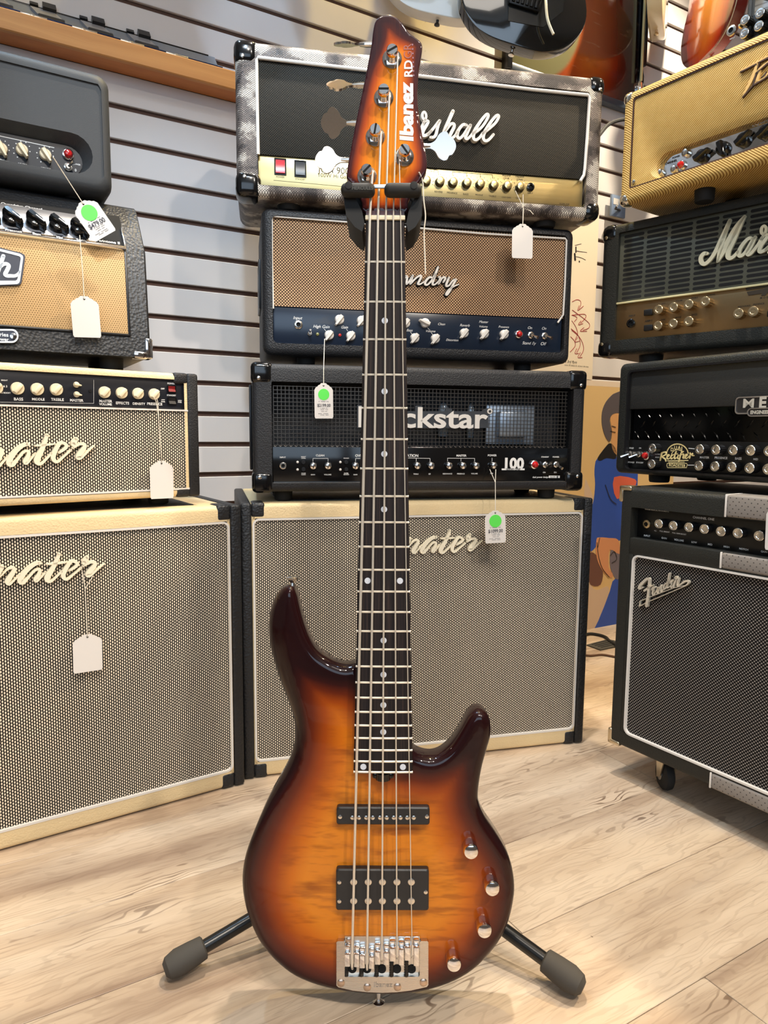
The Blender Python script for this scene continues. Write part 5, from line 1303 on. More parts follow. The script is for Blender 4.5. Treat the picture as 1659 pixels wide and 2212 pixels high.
def arm_bevel(P, d):
    """flat arm-rest facet falling from the ridge line to the left edge"""
    z = ridge_s[:, 1]; xr = np.interp(P[:, 1], z[::-1], ridge_s[::-1, 0]); w = np.clip((xr - P[:, 0]), 0, .05)
    ok = (P[:, 1] > z.min()) & (P[:, 1] < z.max() + .004)
    fade = np.clip((P[:, 1] - z.min()) / .10, 0, 1)
    return np.where(ok, w * .55 * fade, 0)
horn = np.array(BF.P(640, 1380)); horn2 = np.array(BF.P(1040, 1570)); cut = np.array(BF.P(760, 1450)); low = np.array(BF.P(700, 2150)); cut2 = np.array(BF.P(905, 1640)); lef = np.array(BF.P(560, 1900)); rig = np.array(BF.P(1100, 1900))
def burst_bias(P, d):
    g = lambda c, s, k: k * np.exp(-((P - c) ** 2).sum(1) / s ** 2)
    return np.clip(arm_bevel(P, d) * 3.2, 0, .03) + g(horn, .055, .040) + g(horn2, .045, .035) + g(cut, .03, .010) + g(cut2, .03, .008)
body = burst_plate('body', body_pts, yb_, .040, .011, .0045, BURST, bass, arm_bevel, burst_bias)

# neck, fingerboard, frets
def bx(z, side):       # fingerboard edge at height z (0 = saddle, LSC = nut)
    zn = LSC; ze = BF.P(827, 1673)[1]
    wn = BF.P(874, 474)[0] - BF.P(790, 474)[0]; we = BF.P(891.6, 1668)[0] - BF.P(763.5, 1668)[0]
    cn = (BF.P(874, 474)[0] + BF.P(790, 474)[0]) / 2; ce = (BF.P(891.6, 1668)[0] + BF.P(763.5, 1668)[0]) / 2
    k = (zn - z) / (zn - ze); return (cn + (ce - cn) * k) + side * (wn + (we - wn) * k) / 2
z_end = BF.P(827, 1671)[1]
def mat_rosewood():
    t = NT('rosewood'); co = t.co(); n = t.noise(t.vmul(co, (900., 200., 9.)), 1., 4, .6); g = t.noise(t.vmul(co, (240., 100., 2.5)), 1., 3)
    col = t.mix(t.smooth(n, .5, .75), srgb(34, 28, 28), srgb(72, 56, 48)); col = t.mix(t.math('MULTIPLY', t.smooth(g, .5, .7), .5), col, srgb(20, 15, 15))
    t.set(col, .6, spec=.22); t.bump(n, .15, .0004); return t.m
ROSE = mat_rosewood(); NECKW = plain('neck_wood', srgb(92, 34, 20), .3, coat=.8)
rings = []
for k in range(9):
    z = z_end + (LSC - z_end) * k / 8; xl, xr = bx(z, -1), bx(z, 1); c = (xl + xr) / 2; h = (xr - xl) / 2
    rings.append([(xl, .0055, z), (xl, .0012, z)] + [(c + h * q, -.0004 * (1 - q * q) , z) for q in (-.96, -.5, 0, .5, .96)] + [(xr, .0012, z), (xr, .0055, z)])
part('fingerboard', MB().loft(rings), ROSE, bass)
rings = []
for k in range(9):
    z = z_end + .02 + (LSC + .012 - z_end - .02) * k / 8; xl, xr = bx(z, -1), bx(z, 1); c = (xl + xr) / 2; h = (xr - xl) / 2
    rings.append([(xl, .0056, z)] + [(c - h * math.cos(PI * q / 8), .0062 + .019 * math.sin(PI * q / 8) ** .8, z) for q in range(1, 8)] + [(xr, .0056, z)])
part('neck', MB().loft(rings), NECKW, bass)
FRETM = plain('fret_nickel', (.84, .78, .66), .35, .45)
for n in range(1, 25):
    z = LSC * 2 ** (-n / 12.); xl, xr = bx(z, -1), bx(z, 1)
    part('fret', MB().tube([(xl, .0006, z), (xl + (xr - xl) * .25, -.0002, z), ((xl + xr) / 2, -.0004, z), (xl + (xr - xl) * .75, -.0002, z), (xr, .0006, z)], .00135, 6), FRETM, bass)
PEARL = plain('pearl_inlay', srgb(214, 218, 226), .3)
dot_me = MB().lathe([(.0036, .001), (.0036, -.00062), (.002, -.0007)], n=18).mesh('inlay_dot'); dot_me.materials.append(PEARL)
for n, xs in ((3, (0,)), (5, (0,)), (7, (0,)), (9, (0,)), (12, (-.62, .62)), (15, (0,)), (17, (0,)), (19, (0,)), (21, (0,)), (24, (-.67, .67))):
    z = LSC * (2 ** (-n / 12.) + 2 ** (-(n - 1) / 12.)) / 2
    for q in xs: link('inlay_dot', dot_me, None, bass, loc=((bx(z, -1) + bx(z, 1)) / 2 + q * (bx(z, 1) - bx(z, -1)) / 2, 0, z))
part('nut', MB().box(bx(LSC, -1) - .0006, bx(LSC, 1) + .0006, -.0026, .006, LSC - .0012, LSC + .0042, .001), IVORY, bass)
part('truss_rod_wheel', MB().lathe([(.009, 0), (.009, .008)], ((bx(z_end, -1) + bx(z_end, 1)) / 2, .006, z_end - .009), 'z', 14).box((bx(z_end, -1) + bx(z_end, 1)) / 2 - .013, (bx(z_end, -1) + bx(z_end, 1)) / 2 + .013, .002, .011, z_end - .008, z_end, .003), SHINY, bass)
# headstock
yh = .009
head_px = [(790, 462), (782, 440), (768, 408), (752, 390), (749, 380), (753, 350), (760, 312), (767, 275), (774, 240), (782, 204), (790, 165), (797, 130), (803, 95), (806, 70), (812, 47), (828, 35), (848, 36), (866, 49), (882, 71), (898, 84), (909, 94), (912, 105), (909.4, 125), (904, 160), (902, 190), (902, 220), (906, 260), (914, 305), (921, 341), (921, 368), (911, 387), (893, 412), (880, 440), (875, 462)]
head_pts = smooth_line([BF.P(x, y, yh + .003) for x, y in head_px], 4, True)
headc = np.array(BF.P(830, 60))
headstock = burst_plate('headstock', head_pts, yh, .015, .0018, .0035, BURST_H, bass, None, lambda P, d: .010 * np.exp(-((P - headc) ** 2).sum(1) / .03 ** 2), .002)
part('headstock_binding', MB().prism([(x * 1.0, z) for x, z in [tuple(np.array(p) + .0) for p in head_pts]], yh + .004, yh + .008), plain('binding_tan', srgb(196, 150, 110), .5), headstock)
pr = Print(BF, yh - .0006)
LOGOM = plain('silver_decal', srgb(206, 204, 200), .35, .3)
def up_text(st, p0, p1, hpx, name, bold=True, mat=None, slant=0.):
    """lettering that reads upward along the headstock; p0 start and p1 end of the baseline"""
    a = Vector(BF.P(*p0, yh)); b = Vector(BF.P(*p1, yh)); V, F, w = text_geo(st, bold); L = (b - a).length; u = (b - a) / L; v = Vector((-u.y, u.x))
    s_ = BF.scale(*p0, yh); hm = max(q[1] for q in V); xs = [q[0] for q in V]; x0, x1 = min(xs), max(xs)
    me = bpy.data.meshes.new(name); me.from_pydata([((a + u * ((q[0] - x0) / (x1 - x0) * L + slant * q[1] / hm * hpx * s_) + v * (q[1] / hm * hpx * s_)).x, yh - .0005, (a + u * ((q[0] - x0) / (x1 - x0) * L + slant * q[1] / hm * hpx * s_) + v * (q[1] / hm * hpx * s_)).y) for q in V], [], F); me.update()
    return link(name, me, mat or LOGOM, headstock)
up_text('Ibanez', F4(272, 1190), F4(268, 522), 29, 'headstock_logo', 2, None, .10)
up_text('RD', F4(268, 455), F4(266, 268), 18, 'headstock_lettering')
up_text('GR', F4(264, 246), F4(258, 78), 18, 'headstock_lettering', False, plain('red_outline_decal', srgb(150, 74, 60), .5))
dts = MB()
for i in range(8):
    x, z = BF.P(*F4(284 - i * 2, 440 - i * 50), yh); dts.prism([(x - .0006, z - .0009), (x + .0006, z - .0009), (x + .0006, z + .0009), (x - .0006, z + .0009)], yh - .0005, yh)
part('decal_marks', dts, plain('mauve_decal', srgb(150, 110, 130), .5), headstock)
# tuning machines
def tuner(px, py, key, rot, side, slot):
    x, z = BF.P(px, py, yh)
    o = part('tuner', MB().lathe([(.0112, yh), (.0112, yh - .0012), (.0095, yh - .0022), (.0066, yh - .003), (.0062, yh - .004), (.0066, yh - .006), (.0058, yh - .009), (.0064, yh - .012), (.0064, yh - .018), (.0055, yh - .0195)], (x, 0, z), n=24), CHROME, bass)
    ca, sa_ = math.cos(slot), math.sin(slot)
    part('string_slot', MB().prism([(x + u * ca - v * sa_, z + u * sa_ + v * ca) for u, v in ((-.0058, -.0011), (.0058, -.0011), (.0058, .0011), (-.0058, .0011))], yh - .0198, yh - .0175), INSIDE, o)
    kx, kz = BF.P(key[0], key[1], .034)
    hx = x + side * .012
    pl = MB(); half = [(0, .0026), (.008, .003), (.014, .0065), (.018, .013), (.0235, .0165), (.028, .0155), (.0305, .011), (.034, .0098), (.0375, .0045), (.0385, 0)]
    out = half + [(u, -v) for u, v in half[::-1][1:]]; sm = smooth_line(out, 3, True)
    pl.loft([[(u, -.0012, v) for u, v in sm], [(u, .0012, v) for u, v in sm]])
    pl.tube([(-abs(kx - hx) + .012, 0, 0), (0, 0, 0), (.008, 0, 0)], [.0032, .0034, .0022], 10)
    me = pl.mesh('tuner_key'); me.materials.append(NICKEL if rot else CHROME)
    k = link('tuner_key', me, None, o, loc=(kx - side * .016, .034, kz)); k.rotation_euler = (Matrix.Rotation(PI if side < 0 else 0, 3, 'Y') @ Matrix.Rotation(rot, 3, 'X')).to_euler()
    part('gear_housing', MB().box(min(hx, x) - .004, max(hx, x) + .004, .024, .036, z - .009, z + .009, .003), CHROME, o)
tuner(847, 128, (762, 96), 1.15, -1, .5); tuner(829, 212, (746, 184), .75, -1, 0.); tuner(811, 296, (734, 266), -.5, -1, 1.4); tuner(793, 381, (722, 346), .12, -1, .8); tuner(873, 339, (944, 316), .05, 1, 2.2)
# strings
STR = plain('steel_string', (.76, .70, .60), .35, .5)
nutx = [BF.P(x, 470)[0] for x in (799, 816.6, 833.5, 849.6, 865.3)]; sadx = [BF.P(x, 2060)[0] for x in (761, 793, 824.8, 857.3, 889.4)]
posts = [(793, 381), (811, 296), (829, 212), (847, 128), (873, 339)]; offs = [.0062, .0062, .0062, .0062, -.0062]
radii = (.0016, .00138, .00112, .00088, .00062); sz = [BF.P(825, y)[1] for y in (2082, 2084, 2066, 2060, 2058)]
for i in range(5):
    tx, tz = BF.P(*posts[i], yh); tx += offs[i]
    pts = [(tx, yh - .011, tz), (nutx[i], -.0032 - radii[i] * .5, LSC + .002), (nutx[i], -.0032 - radii[i] * .5, LSC), (sadx[i], -.0062, sz[i] + .012), (sadx[i], -.0050, sz[i]), (sadx[i], .003, sz[i] - .008)]
    part('string', MB().tube(pts, radii[i], 8), STR, bass)
# pickups
yt = yb_
def pickup(tl, br, poles, name, rpole):
    x0, x1, z0, z1 = BF.rect(tl, br, yt - .008)
    o = part(name, MB().loft([[(x, y, z) for x, z in rrect(x0 + i, x1 - i, z0 + i, z1 - i, .003, 3)] for y, i in ((yt + .002, 0), (yt - .0075, 0), (yt - .009, .0015))]), plain('pickup_black', srgb(34, 34, 35), .45), bass)
    me = MB().lathe([(rpole, yt - .0085), (rpole, yt - .0096), (rpole * .8, yt - .0099)], n=16).mesh('pole_piece'); me.materials.append(NICKEL)
    for q in poles:
        x, z = BF.P(*q, yt - .0096); link('pole_piece', me, None, o, loc=(x, 0, z))
    return o
pk1 = pickup((727, 1743), (928, 1782), [B6(x, 268) for x in (707, 742, 782, 817, 857, 893, 932, 968, 1005, 1040)], 'bridge_pickup', .0025)
pk2 = pickup((726, 1877), (926, 1967), [B6(x, y) for x in (714, 793, 870, 949, 1027) for y in (617, 720)], 'humbucker_pickup', .0042)
scr = MB().lathe([(.0026, yt - .0085), (.0024, yt - .0100), (.001, yt - .0104)], n=10).mesh('screw'); scr.materials.append(NICKEL)
for p_, qs in ((pk1, ((640, 262), (1112, 260))), (pk2, ((636, 617), (636, 720), (1105, 670)))):
    for q in qs: x, z = BF.P(*B6(*q), yt - .009); link('screw', scr, None, p_, loc=(x, 0, z))
# control knobs
for q in ((1018, 1842), (1064, 1922), (1047, 2013), (981, 2086)):
    R = .0088; x, z = BF.P(*q, yt - R * 2.1); a, b = knob_mesh('dome', R); o = link('control_knob', a, None, bass, loc=(x, yt, z)); link('knob_cap', b, None, o)
# bridge
def bpoly(pts, y): return [BF.P(*D7(*p), y) for p in pts]
br = part('bridge', MB().prism(bpoly([(285, 400), (1320, 400), (1325, 960), (285, 960)], yt - .002), yt - .002, yt + .001), plain('worn_chrome', (.62, .61, .58), .25, 1.), bass)
fr_ = bpoly([(172, 475), (190, 460), (275, 460), (287, 475), (287, 935), (310, 950), (1300, 950), (1320, 930), (1320, 475), (1335, 458), (1422, 458), (1437, 475), (1437, 1060), (1415, 1090), (1200, 1138), (1000, 1162), (800, 1170), (600, 1162), (400, 1140), (200, 1095), (172, 1070)], yt - .005)
part('bridge_frame', MB().prism(fr_, yt - .006, yt + .001), mat_brushed('satin_chrome', srgb(214, 208, 200), .26), br)
for (a, b) in (((282, 640, 360, 820), (410, 640, 485, 826)), ((490, 660, 565, 842), (615, 678, 690, 850)), ((700, 608, 775, 792), (820, 620, 895, 796)), ((905, 560, 985, 748), (1030, 574, 1102, 800)), ((1110, 548, 1190, 736), (1235, 548, 1310, 810))):
    mb = MB()
    for q in (a, b):
        x0, x1, z0, z1 = BF.rect(D7(q[0], q[1]), D7(q[2], q[3]), yt - .012); mb.box(x0, x1, yt - .0125, yt - .001, z0, z1, .001)
        mb.box(x0, x1, yt - .008, yt - .001, z1 - .001, z1 + .006, .001)
    xa = BF.P(*D7(a[2], a[3]), yt - .012)[0]; xb = BF.P(*D7(b[0], b[3]), yt - .012)[0]; z0, z1 = BF.P(*D7(a[2], a[3] - 30), yt - .012)[1], BF.P(*D7(a[2], a[1] + 20), yt - .012)[1]
    mb.box(xa - .0005, xb + .0005, yt - .006, yt - .001, z0, z1)
    part('saddle', mb, CHROME, br)
    x = (xa + xb) / 2; zz = BF.P(*D7(0, 850), yt - .003)[1]
    part('string_hole', MB().lathe([(.0052, yt - .0030), (.005, yt - .0022)], (x, 0, zz), n=14), INSIDE, br)
    xs_ = BF.P(*D7(a[0] + 25, 880), yt - .005)[0]; zs0, zs1 = BF.P(*D7(0, 948), yt - .005)[1], BF.P(*D7(0, a[3]), yt - .005)[1]
    part('saddle_spring', MB().tube([(xs_, yt - .0045, zs0 + (zs1 - zs0) * k / 12) for k in range(13)], [.0028 if k % 2 else .0022 for k in range(13)], 8), plain('dark_spring', srgb(70, 64, 58), .4, .8), br)
scr2 = MB().lathe([(.0046, yt - .006), (.0046, yt - .0068), (.003, yt - .0078)], n=14).mesh('screw'); scr2.materials.append(plain('copper_screw', (.62, .48, .38), .3, 1.))
for q in ((232, 1042), (595, 1102), (1012, 1098), (1370, 1035)): x, z = BF.P(*D7(*q), yt - .006); link("screw", scr2, None, br, loc=(x, 0, z))
for q in ((345, 470), (1255, 465)): x, z = BF.P(*D7(*q), yt - .003); link('screw', scr2, None, br, loc=(x, .004, z))
p_ = Print(BF, yt - .0063); p_.text('Ibanez', *D7(812, 1065), 41, False); p_.build('bridge_lettering', plain('engraved_grey', srgb(168, 160, 150), .5, .4), br)
# strap buttons
btn = [(.004, 0), (.0035, .004), (.003, .009), (.0048, .0115), (.0075, .013), (.0078, .0155), (.005, .0168)]
hz = BF.P(632, 1271, .03); part('strap_button', MB().lathe(btn, (hz[0], .030, hz[1] - .002), 'z', 18), NICKEL, bass)
lz_ = BF.P(818, 2148, .03); part('strap_button', MB().lathe([(r_, -h_) for r_, h_ in btn], (lz_[0], .030, lz_[1] + .004), 'z', 18), CHROME, bass)

# ---- stand
stand = thing('guitar_stand', 'black tubular floor stand with rubber feet and padded neck yoke holding the bass', 'stand', (0.0, .97, 0))
so = Vector((0.0, .97, 0))
SB = plain('stand_black_tube', srgb(22, 22, 22), .25); PAD = plain('stand_pad_rubber', srgb(30, 30, 28), .7); PADD = plain('stand_pad_dark', srgb(11, 11, 11), .7)
def Wl(px, py, y): q = BF.P(px, py, y); return BF.R @ Vector((q[0], y, q[1])) + BF.loc - so
hub = Vector((.003, 0, .10))
yk = Wl(832, 440, .055)
part('pole', MB().tube([hub + Vector((0, 0, -.03)), hub, hub * .5 + yk * .5, yk], [.014, .014, .0125, .0125], 16), SB, stand)
part('hub', MB().lathe([(.019, -.03), (.022, -.022), (.022, .02), (.018, .03)], tuple(hub), 'z', 18), PLAST, stand)
for fp, lab in ((Vector((-.265, .819, .02)), 0), (Vector((.244, .798, .02)), 1), (Vector((.02, 1.17, .02)), 2)):
    f_ = fp - so; d = (f_ - hub).normalized(); foot_c = f_
    o = part('leg', MB().tube([hub + d * .012, f_ - d * .03], .0088, 14), SB, stand)
    end = f_ + d * .012
    q = [f_ - d * .042, f_ - d * .040, f_ - d * .024, f_ - d * .006, end - d * .005, end]
    part('rubber_foot', MB().tube(q, [.011, .0145, .0162, .0172, .0140, .008], 14), plain('worn_rubber', srgb(66, 62, 56), .8), o)
# yoke: block behind the neck, two arms round it and two gates in front
def rbar(name, pts, rad, mat, parent): return part(name, MB().tube([tuple(p) for p in pts], rad, 14), mat, parent)
y0b = Vector(Wl(832, 455, .05))
yoke = rbar('yoke', [Wl(752, 445, .045), Wl(832, 455, .05), Wl(906, 445, .045)], [.016, .019, .016], PADD, stand)
for xs_, sgn in (((764, 792), -1), ((892, 870), 1)):
    arm = MB(); 
    prof = [(738, 398), (757, 401), (771, 430), (782, 452), (787, 478), (782, 496), (766, 486), (748, 462)] if sgn < 0 else [(912, 396), (906, 400), (893, 430), (883, 452), (878, 478), (882, 497), (898, 486), (912, 462)]
    f0 = [BF.P(x, y, -.012) for x, y in prof]; 
    arm.loft([[(x, -.006, z) for x, z in f0], [(x, .060, z) for x, z in f0]])
    me = arm.mesh('yoke_arm'); me.transform(BF.R.to_4x4()); me.transform(Matrix.Translation(BF.loc - so)); link('yoke_arm', me, PADD, stand)
    a, b = ((742, 402), (806, 404)) if sgn < 0 else ((836, 404), (907, 400))
    x0, x1, z0, z1 = BF.rect((a[0] - 6, 394), (b[0] + 4, 421), -.018)
    g_ = MB().box(x0, x1, -.022, -.004, z0, z1, .006, 3); me = g_.mesh('yoke_gate'); me.transform(BF.R.to_4x4()); me.transform(Matrix.Translation(BF.loc - so)); go = link('yoke_gate', me, PAD, stand)
    cx = x0 + .009 if sgn < 0 else x1 - .009; cz = (z0 + z1) / 2 + .002
    me = MB().lathe([(.0042, -.021), (.0042, -.0226), (.003, -.0228)], (cx, 0, cz), n=14).mesh('pivot'); me.transform(BF.R.to_4x4()); me.transform(Matrix.Translation(BF.loc - so)); link('pivot', me, PADD, go)
p_ = Print(BF, -.0223).text('HERCULES', 783, 406, 46); o_ = p_.build('gate_lettering', plain('gate_print', srgb(74, 74, 70), .7), None); me = o_.data; me.transform(BF.R.to_4x4()); me.transform(Matrix.Translation(BF.loc - so)); o_.parent = [c for c in stand.children if c.name.startswith('yoke_gate')][0]
x0, x1, z0, z1 = BF.rect((806, 399), (838, 408), -.010); me = MB().box(x0, x1, -.012, -.009, z0, z1, .001).mesh('gate_tab'); me.transform(BF.R.to_4x4()); me.transform(Matrix.Translation(BF.loc - so)); link('gate_tab', me, SILVER, stand)
# ================================================================== guitars hanging on the slatwall
BODY = [(0, 0), (.07, .004), (.125, .03), (.158, .075), (.163, .12), (.146, .165), (.124, .20), (.119, .235), (.134, .275), (.149, .32), (.140, .35), (.115, .345), (.08, .31), (.05, .295), (.03, .295), (-.03, .295), (-.06, .312), (-.09, .36), (-.12, .395), (-.145, .39), (-.155, .35), (-.14, .29), (-.122, .24), (-.126, .20), (-.15, .155), (-.163, .11), (-.155, .065), (-.12, .025), (-.07, .004)]
def hung_guitar(label, px, py, depth, yaw, tilt, mat, side_mat, thick=.044, button=NICKEL, scale=1.):
    d = ray(px, py); base = CAM + d * (depth / d.y)
    R = Matrix.Rotation(math.radians(yaw), 3, 'Z') @ Matrix.Rotation(math.radians(tilt), 3, 'Y')
    t = thing('electric_guitar', label, 'guitar', base, rot=R.to_euler(), group=None)
    ol = [(x * scale, z * scale) for x, z in smooth_line(BODY, 4, True)]
    c = (0, .17 * scale)
    ins = lambda k: [(c[0] + (x - c[0]) * (1 - k / .15), c[1] + (z - c[1]) * (1 - k / .18)) for x, z in ol]
    part('body', MB().loft([[(x, thick, z) for x, z in ins(.004)], [(x, thick - .005, z) for x, z in ol], [(x, .005, z) for x, z in ol], [(x, .0015, z) for x, z in ins(.0015)], [(x, 0, z) for x, z in ins(.005)]]), mat, t)
    if side_mat: part('body_binding', MB().loft([[(x * 1.002, .0055, z * 1.002 - .0004) for x, z in ol], [(x * 1.002, .008, z * 1.002 - .0004) for x, z in ol]]), side_mat, t)
    part('strap_button', MB().lathe([(.004, .003), (.0035, -.005), (.007, -.009), (.0075, -.012), (.004, -.014)], (0, thick / 2, -.001), 'z', 14), button, t)
    part('neck', MB().loft([[(x * .028 * w, y, z) for x, y in ((-1, -.008), (1, -.008), (.8, .012), (0, .018), (-.8, .012))] for z, w in ((.24 * scale, 1.), (.75 * scale, .75))]), plain('maple_neck', srgb(200, 150, 90), .4), t)
    part('headstock', MB().loft([[(x, y, z) for x, z in [(-.022, .75 * scale), (.022, .75 * scale), (.045, .80 * scale), (.03, .90 * scale), (-.02, .92 * scale), (-.03, .82 * scale)]] for y in (0, .014)]), plain('maple_neck', None), t)
    return t
WHITE_G = plain('white_lacquer', srgb(226, 222, 212), .18, coat=1.); BLACK_G = plain('black_lacquer', srgb(16, 17, 17), .1, coat=1.)
g = hung_guitar('white electric guitar hanging high on the slatwall with a black strap button', 948, 33, 1.93, 4, 8, WHITE_G, None, button=SHINY)
g = hung_guitar('glossy black electric guitar with a white tremolo arm hanging above the snakeskin head', 1112, 98, 1.86, 6, 12, BLACK_G, None)
part('pickguard', MB().prism([(-.03, .05), (.06, .06), (.10, .11), (.09, .17), (.05, .25), (-.04, .26), (-.05, .15)], -.0018, .0005), plain('black_guard', srgb(24, 26, 26), .2), g)
part('tremolo_bridge', MB().box(-.04, .04, -.012, 0, .085, .125, .003), plain('black_hardware', srgb(18, 18, 18), .35, .5), g)
for i in range(6): part('bridge_saddle', MB().box(-.034 + i * .0118, -.026 + i * .0118, -.016, -.011, .09, .122, .001), plain('black_hardware', None), g)
part('tremolo_arm', MB().tube(smooth_line([(.045, -.014, .13), (.047, -.03, .10), (.060, -.034, .06), (.082, -.036, .03)], 4), .0033, 10), IVORY, g)
def mat_flame():
    t = NT('orange_sunburst'); co = t.co(); x, y, z = t.xyz(co)[:3]
    dx = t.math('DIVIDE', x, .15); dz = t.math('DIVIDE', t.math('SUBTRACT', z, .16), .2)
    d = t.math('SQRT', t.math('ADD', t.math('MULTIPLY', dx, dx), t.math('MULTIPLY', dz, dz)))
    n = t.noise(t.vmul(co, (60., 10., 4.)), 1., 2)
    t.set(t.ramp(t.math('ADD', d, t.math('MULTIPLY', t.math('SUBTRACT', n, .5), .15)), [(.15, srgb(226, 150, 44)), (.6, srgb(222, 112, 36)), (.85, srgb(200, 62, 30)), (1., srgb(110, 34, 26))]), .2, coat=1.)
    return t.m
g = hung_guitar('orange sunburst guitar with cream binding hanging beside the tweed head', 1521, 122, 2.30, -86, 0, mat_flame(), IVORY)
g = hung_guitar('cream electric guitar seen edge-on behind the tweed head', 1434, 62, 2.32, 66, 0, plain('cream_lacquer', srgb(226, 214, 178), .2, coat=1.), None, button=BRASS, scale=.96)

for gx, gz, lab, mt in ((.20, 1.84, 'unseen pale blue electric guitar added above the pine shelf to shadow the slatwall', plain('pale_blue_lacquer', srgb(150, 180, 200), .2, coat=1.)), (.70, 1.93, 'unseen red electric guitar added beside the white guitar to shadow the slatwall', plain('red_lacquer', srgb(150, 24, 24), .2, coat=1.))):  # out of view, added so the washers throw guitar shadows on the wall
    q = WALL.loc + WALL.R @ Vector((gx, -.13, gz)); v_ = q - CAM; u_ = v_.dot(RT) / v_.dot(FWD) * FPX + IW / 2; w_ = IH / 2 - v_.dot(UPV) / v_.dot(FWD) * FPX
    hung_guitar(lab, u_, w_, q.y, math.degrees(WA), 0, mt, None)
# ---- framed glass on the wall, its olive and brown reflections painted in
fx0, fx1, fz0, fz1 = 1.415, 1.985, 1.790, 2.42
pic = wall_thing('framed_glass', 'large black-framed glass on the slatwall with brown and olive reflections painted in', 'picture frame')
def mat_glass_reflection():
    t = NT('brown_olive_reflection'); x, y, z = t.xyz(t.co())[:3]; co = t.co()
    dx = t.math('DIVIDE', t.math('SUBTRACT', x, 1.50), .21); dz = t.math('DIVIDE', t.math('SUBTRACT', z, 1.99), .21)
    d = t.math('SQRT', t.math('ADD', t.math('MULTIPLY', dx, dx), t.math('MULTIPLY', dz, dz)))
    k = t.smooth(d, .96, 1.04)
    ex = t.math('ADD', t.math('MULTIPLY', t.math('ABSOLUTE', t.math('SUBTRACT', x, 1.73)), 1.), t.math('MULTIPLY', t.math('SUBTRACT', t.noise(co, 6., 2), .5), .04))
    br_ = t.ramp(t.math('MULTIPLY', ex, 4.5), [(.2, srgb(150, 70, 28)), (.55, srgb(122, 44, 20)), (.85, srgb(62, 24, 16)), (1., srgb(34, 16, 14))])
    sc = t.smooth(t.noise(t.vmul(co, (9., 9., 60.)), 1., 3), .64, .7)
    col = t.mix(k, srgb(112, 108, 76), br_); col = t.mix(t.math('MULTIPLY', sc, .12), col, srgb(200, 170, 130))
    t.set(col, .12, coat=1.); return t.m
part('glass_panel', MB().box(fx0 + .010, fx1 - .004, -.018, -.004, fz0 + .008, fz1, .001), mat_glass_reflection(), pic)
BFR = plain('black_frame', srgb(18, 18, 19), .3)
part('frame_rail', MB().box(fx0, fx1, -.030, -.002, fz0 - .012, fz0 + .008, .002), plain('blue_grey_rail', srgb(64, 74, 88), .35), pic); part('frame_rail', MB().box(fx0, fx1, -.030, -.002, fz1, fz1 + .02, .002), BFR, pic)
part('frame_stile', MB().box(fx0 - .006, fx0 + .012, -.032, -.002, fz0 - .012, fz1 + .02, .002), BFR, pic)
st = part('frame_stile', MB().box(fx1 + .002, fx1 + .016, -.036, -.002, 1.93, fz1 + .02, .002), BFR, pic)
part('stile_edge', MB().box(fx1 - .004, fx1 + .0015, -.034, -.026, 1.88, fz1 + .02, .001), plain('cream_edge', srgb(238, 222, 160), .4), st)
part('stile_tip', MB().lathe([(.012, 1.88), (.012, 1.90), (.006, 1.935)], (fx1 + .009, -.018, 0), 'z', 12), SHINY, st)
part('tip_ferrule', MB().lathe([(.010, 1.845), (.013, 1.855), (.013, 1.875), (.010, 1.882)], (fx1 + .006, -.018, 0), 'z', 12), CHROME, st)

# ---- posters on the wall
ART_RED = plain('red_pen', srgb(158, 44, 48), .8); ART_INK = plain('black_pen', srgb(46, 40, 38), .8)
H5 = Z(1220, 480, .17178)
poster = wall_thing('sketch_poster', 'pale poster with red curling arrows and handwriting pinned to the slatwall', 'poster')
part('paper', MB().box(1.50, 1.842, -.0035, -.0005, .888, 1.46), plain('poster_paper', srgb(236, 220, 196), .7), poster)
def wall_strokes(name, z_, sts, mat, parent, y=-.0038):
    for st in px_strokes(WALL, z_, sts, y):
        part(name, MB().stroke(st, y - .0004, y + .0003), mat, parent)
arrows = [[(95, 1000, 7), (150, 975), (195, 990), (200, 1040), (180, 1090)], [(235, 1055, 7), (165, 1110), (180, 1050)], [(95, 1105, 7), (170, 1160), (250, 1220), (310, 1280), (300, 1330), (230, 1360)], [(275, 1370, 7), (195, 1370), (240, 1325)], [(90, 1168, 7), (180, 1160), (255, 1160), (262, 1200), (200, 1270)], [(228, 1275, 7), (170, 1290), (205, 1240)], [(90, 1240, 7), (140, 1320), (160, 1400), (130, 1480)], [(80, 1340, 7), (160, 1410), (190, 1490), (190, 1560), (150, 1640)], [(172, 1650, 7), (128, 1650), (150, 1590)], [(90, 1360, 7), (180, 1440), (230, 1540), (232, 1620), (190, 1690)], [(218, 1700, 7), (165, 1700), (195, 1640)], [(75, 1440, 7), (125, 1500), (128, 1560), (70, 1630)], [(100, 1170, 6), (155, 1200), (120, 1250)], [(180, 1495, 6), (130, 1505), (160, 1450)]]
wall_strokes('red_arrow', H5, arrows, ART_RED, poster)
wall_strokes('pen_line', H5, [[(130, 290, 6), (208, 272, 4)], [(150, 362, 6), (278, 380, 4)], [(130, 432, 6), (200, 445, 5), (262, 475, 4)], [(140, 315, 22), (140, 375, 22)], [(125, 400, 30), (130, 470, 34)], [(182, 492, 20), (184, 496, 20)]], ART_INK, poster)
p_ = Print(WALL, -.0041); p_.text('e 3rd 9pm', *H5(80, 1755), 26, False, slant=.3).text('come 18? thanks for all your ride time', *H5(150, 1805), 52, False, slant=.3); p_.build('handwriting', ART_INK, poster)
mural = wall_thing('figure_poster', 'tall tan poster of a drawn figure in a blue coat standing against the slatwall', 'poster')
part('paper', MB().box(1.60, 2.30, -.0035, -.0005, .004, .868), plain('tan_poster', srgb(226, 190, 132), .6), mural)
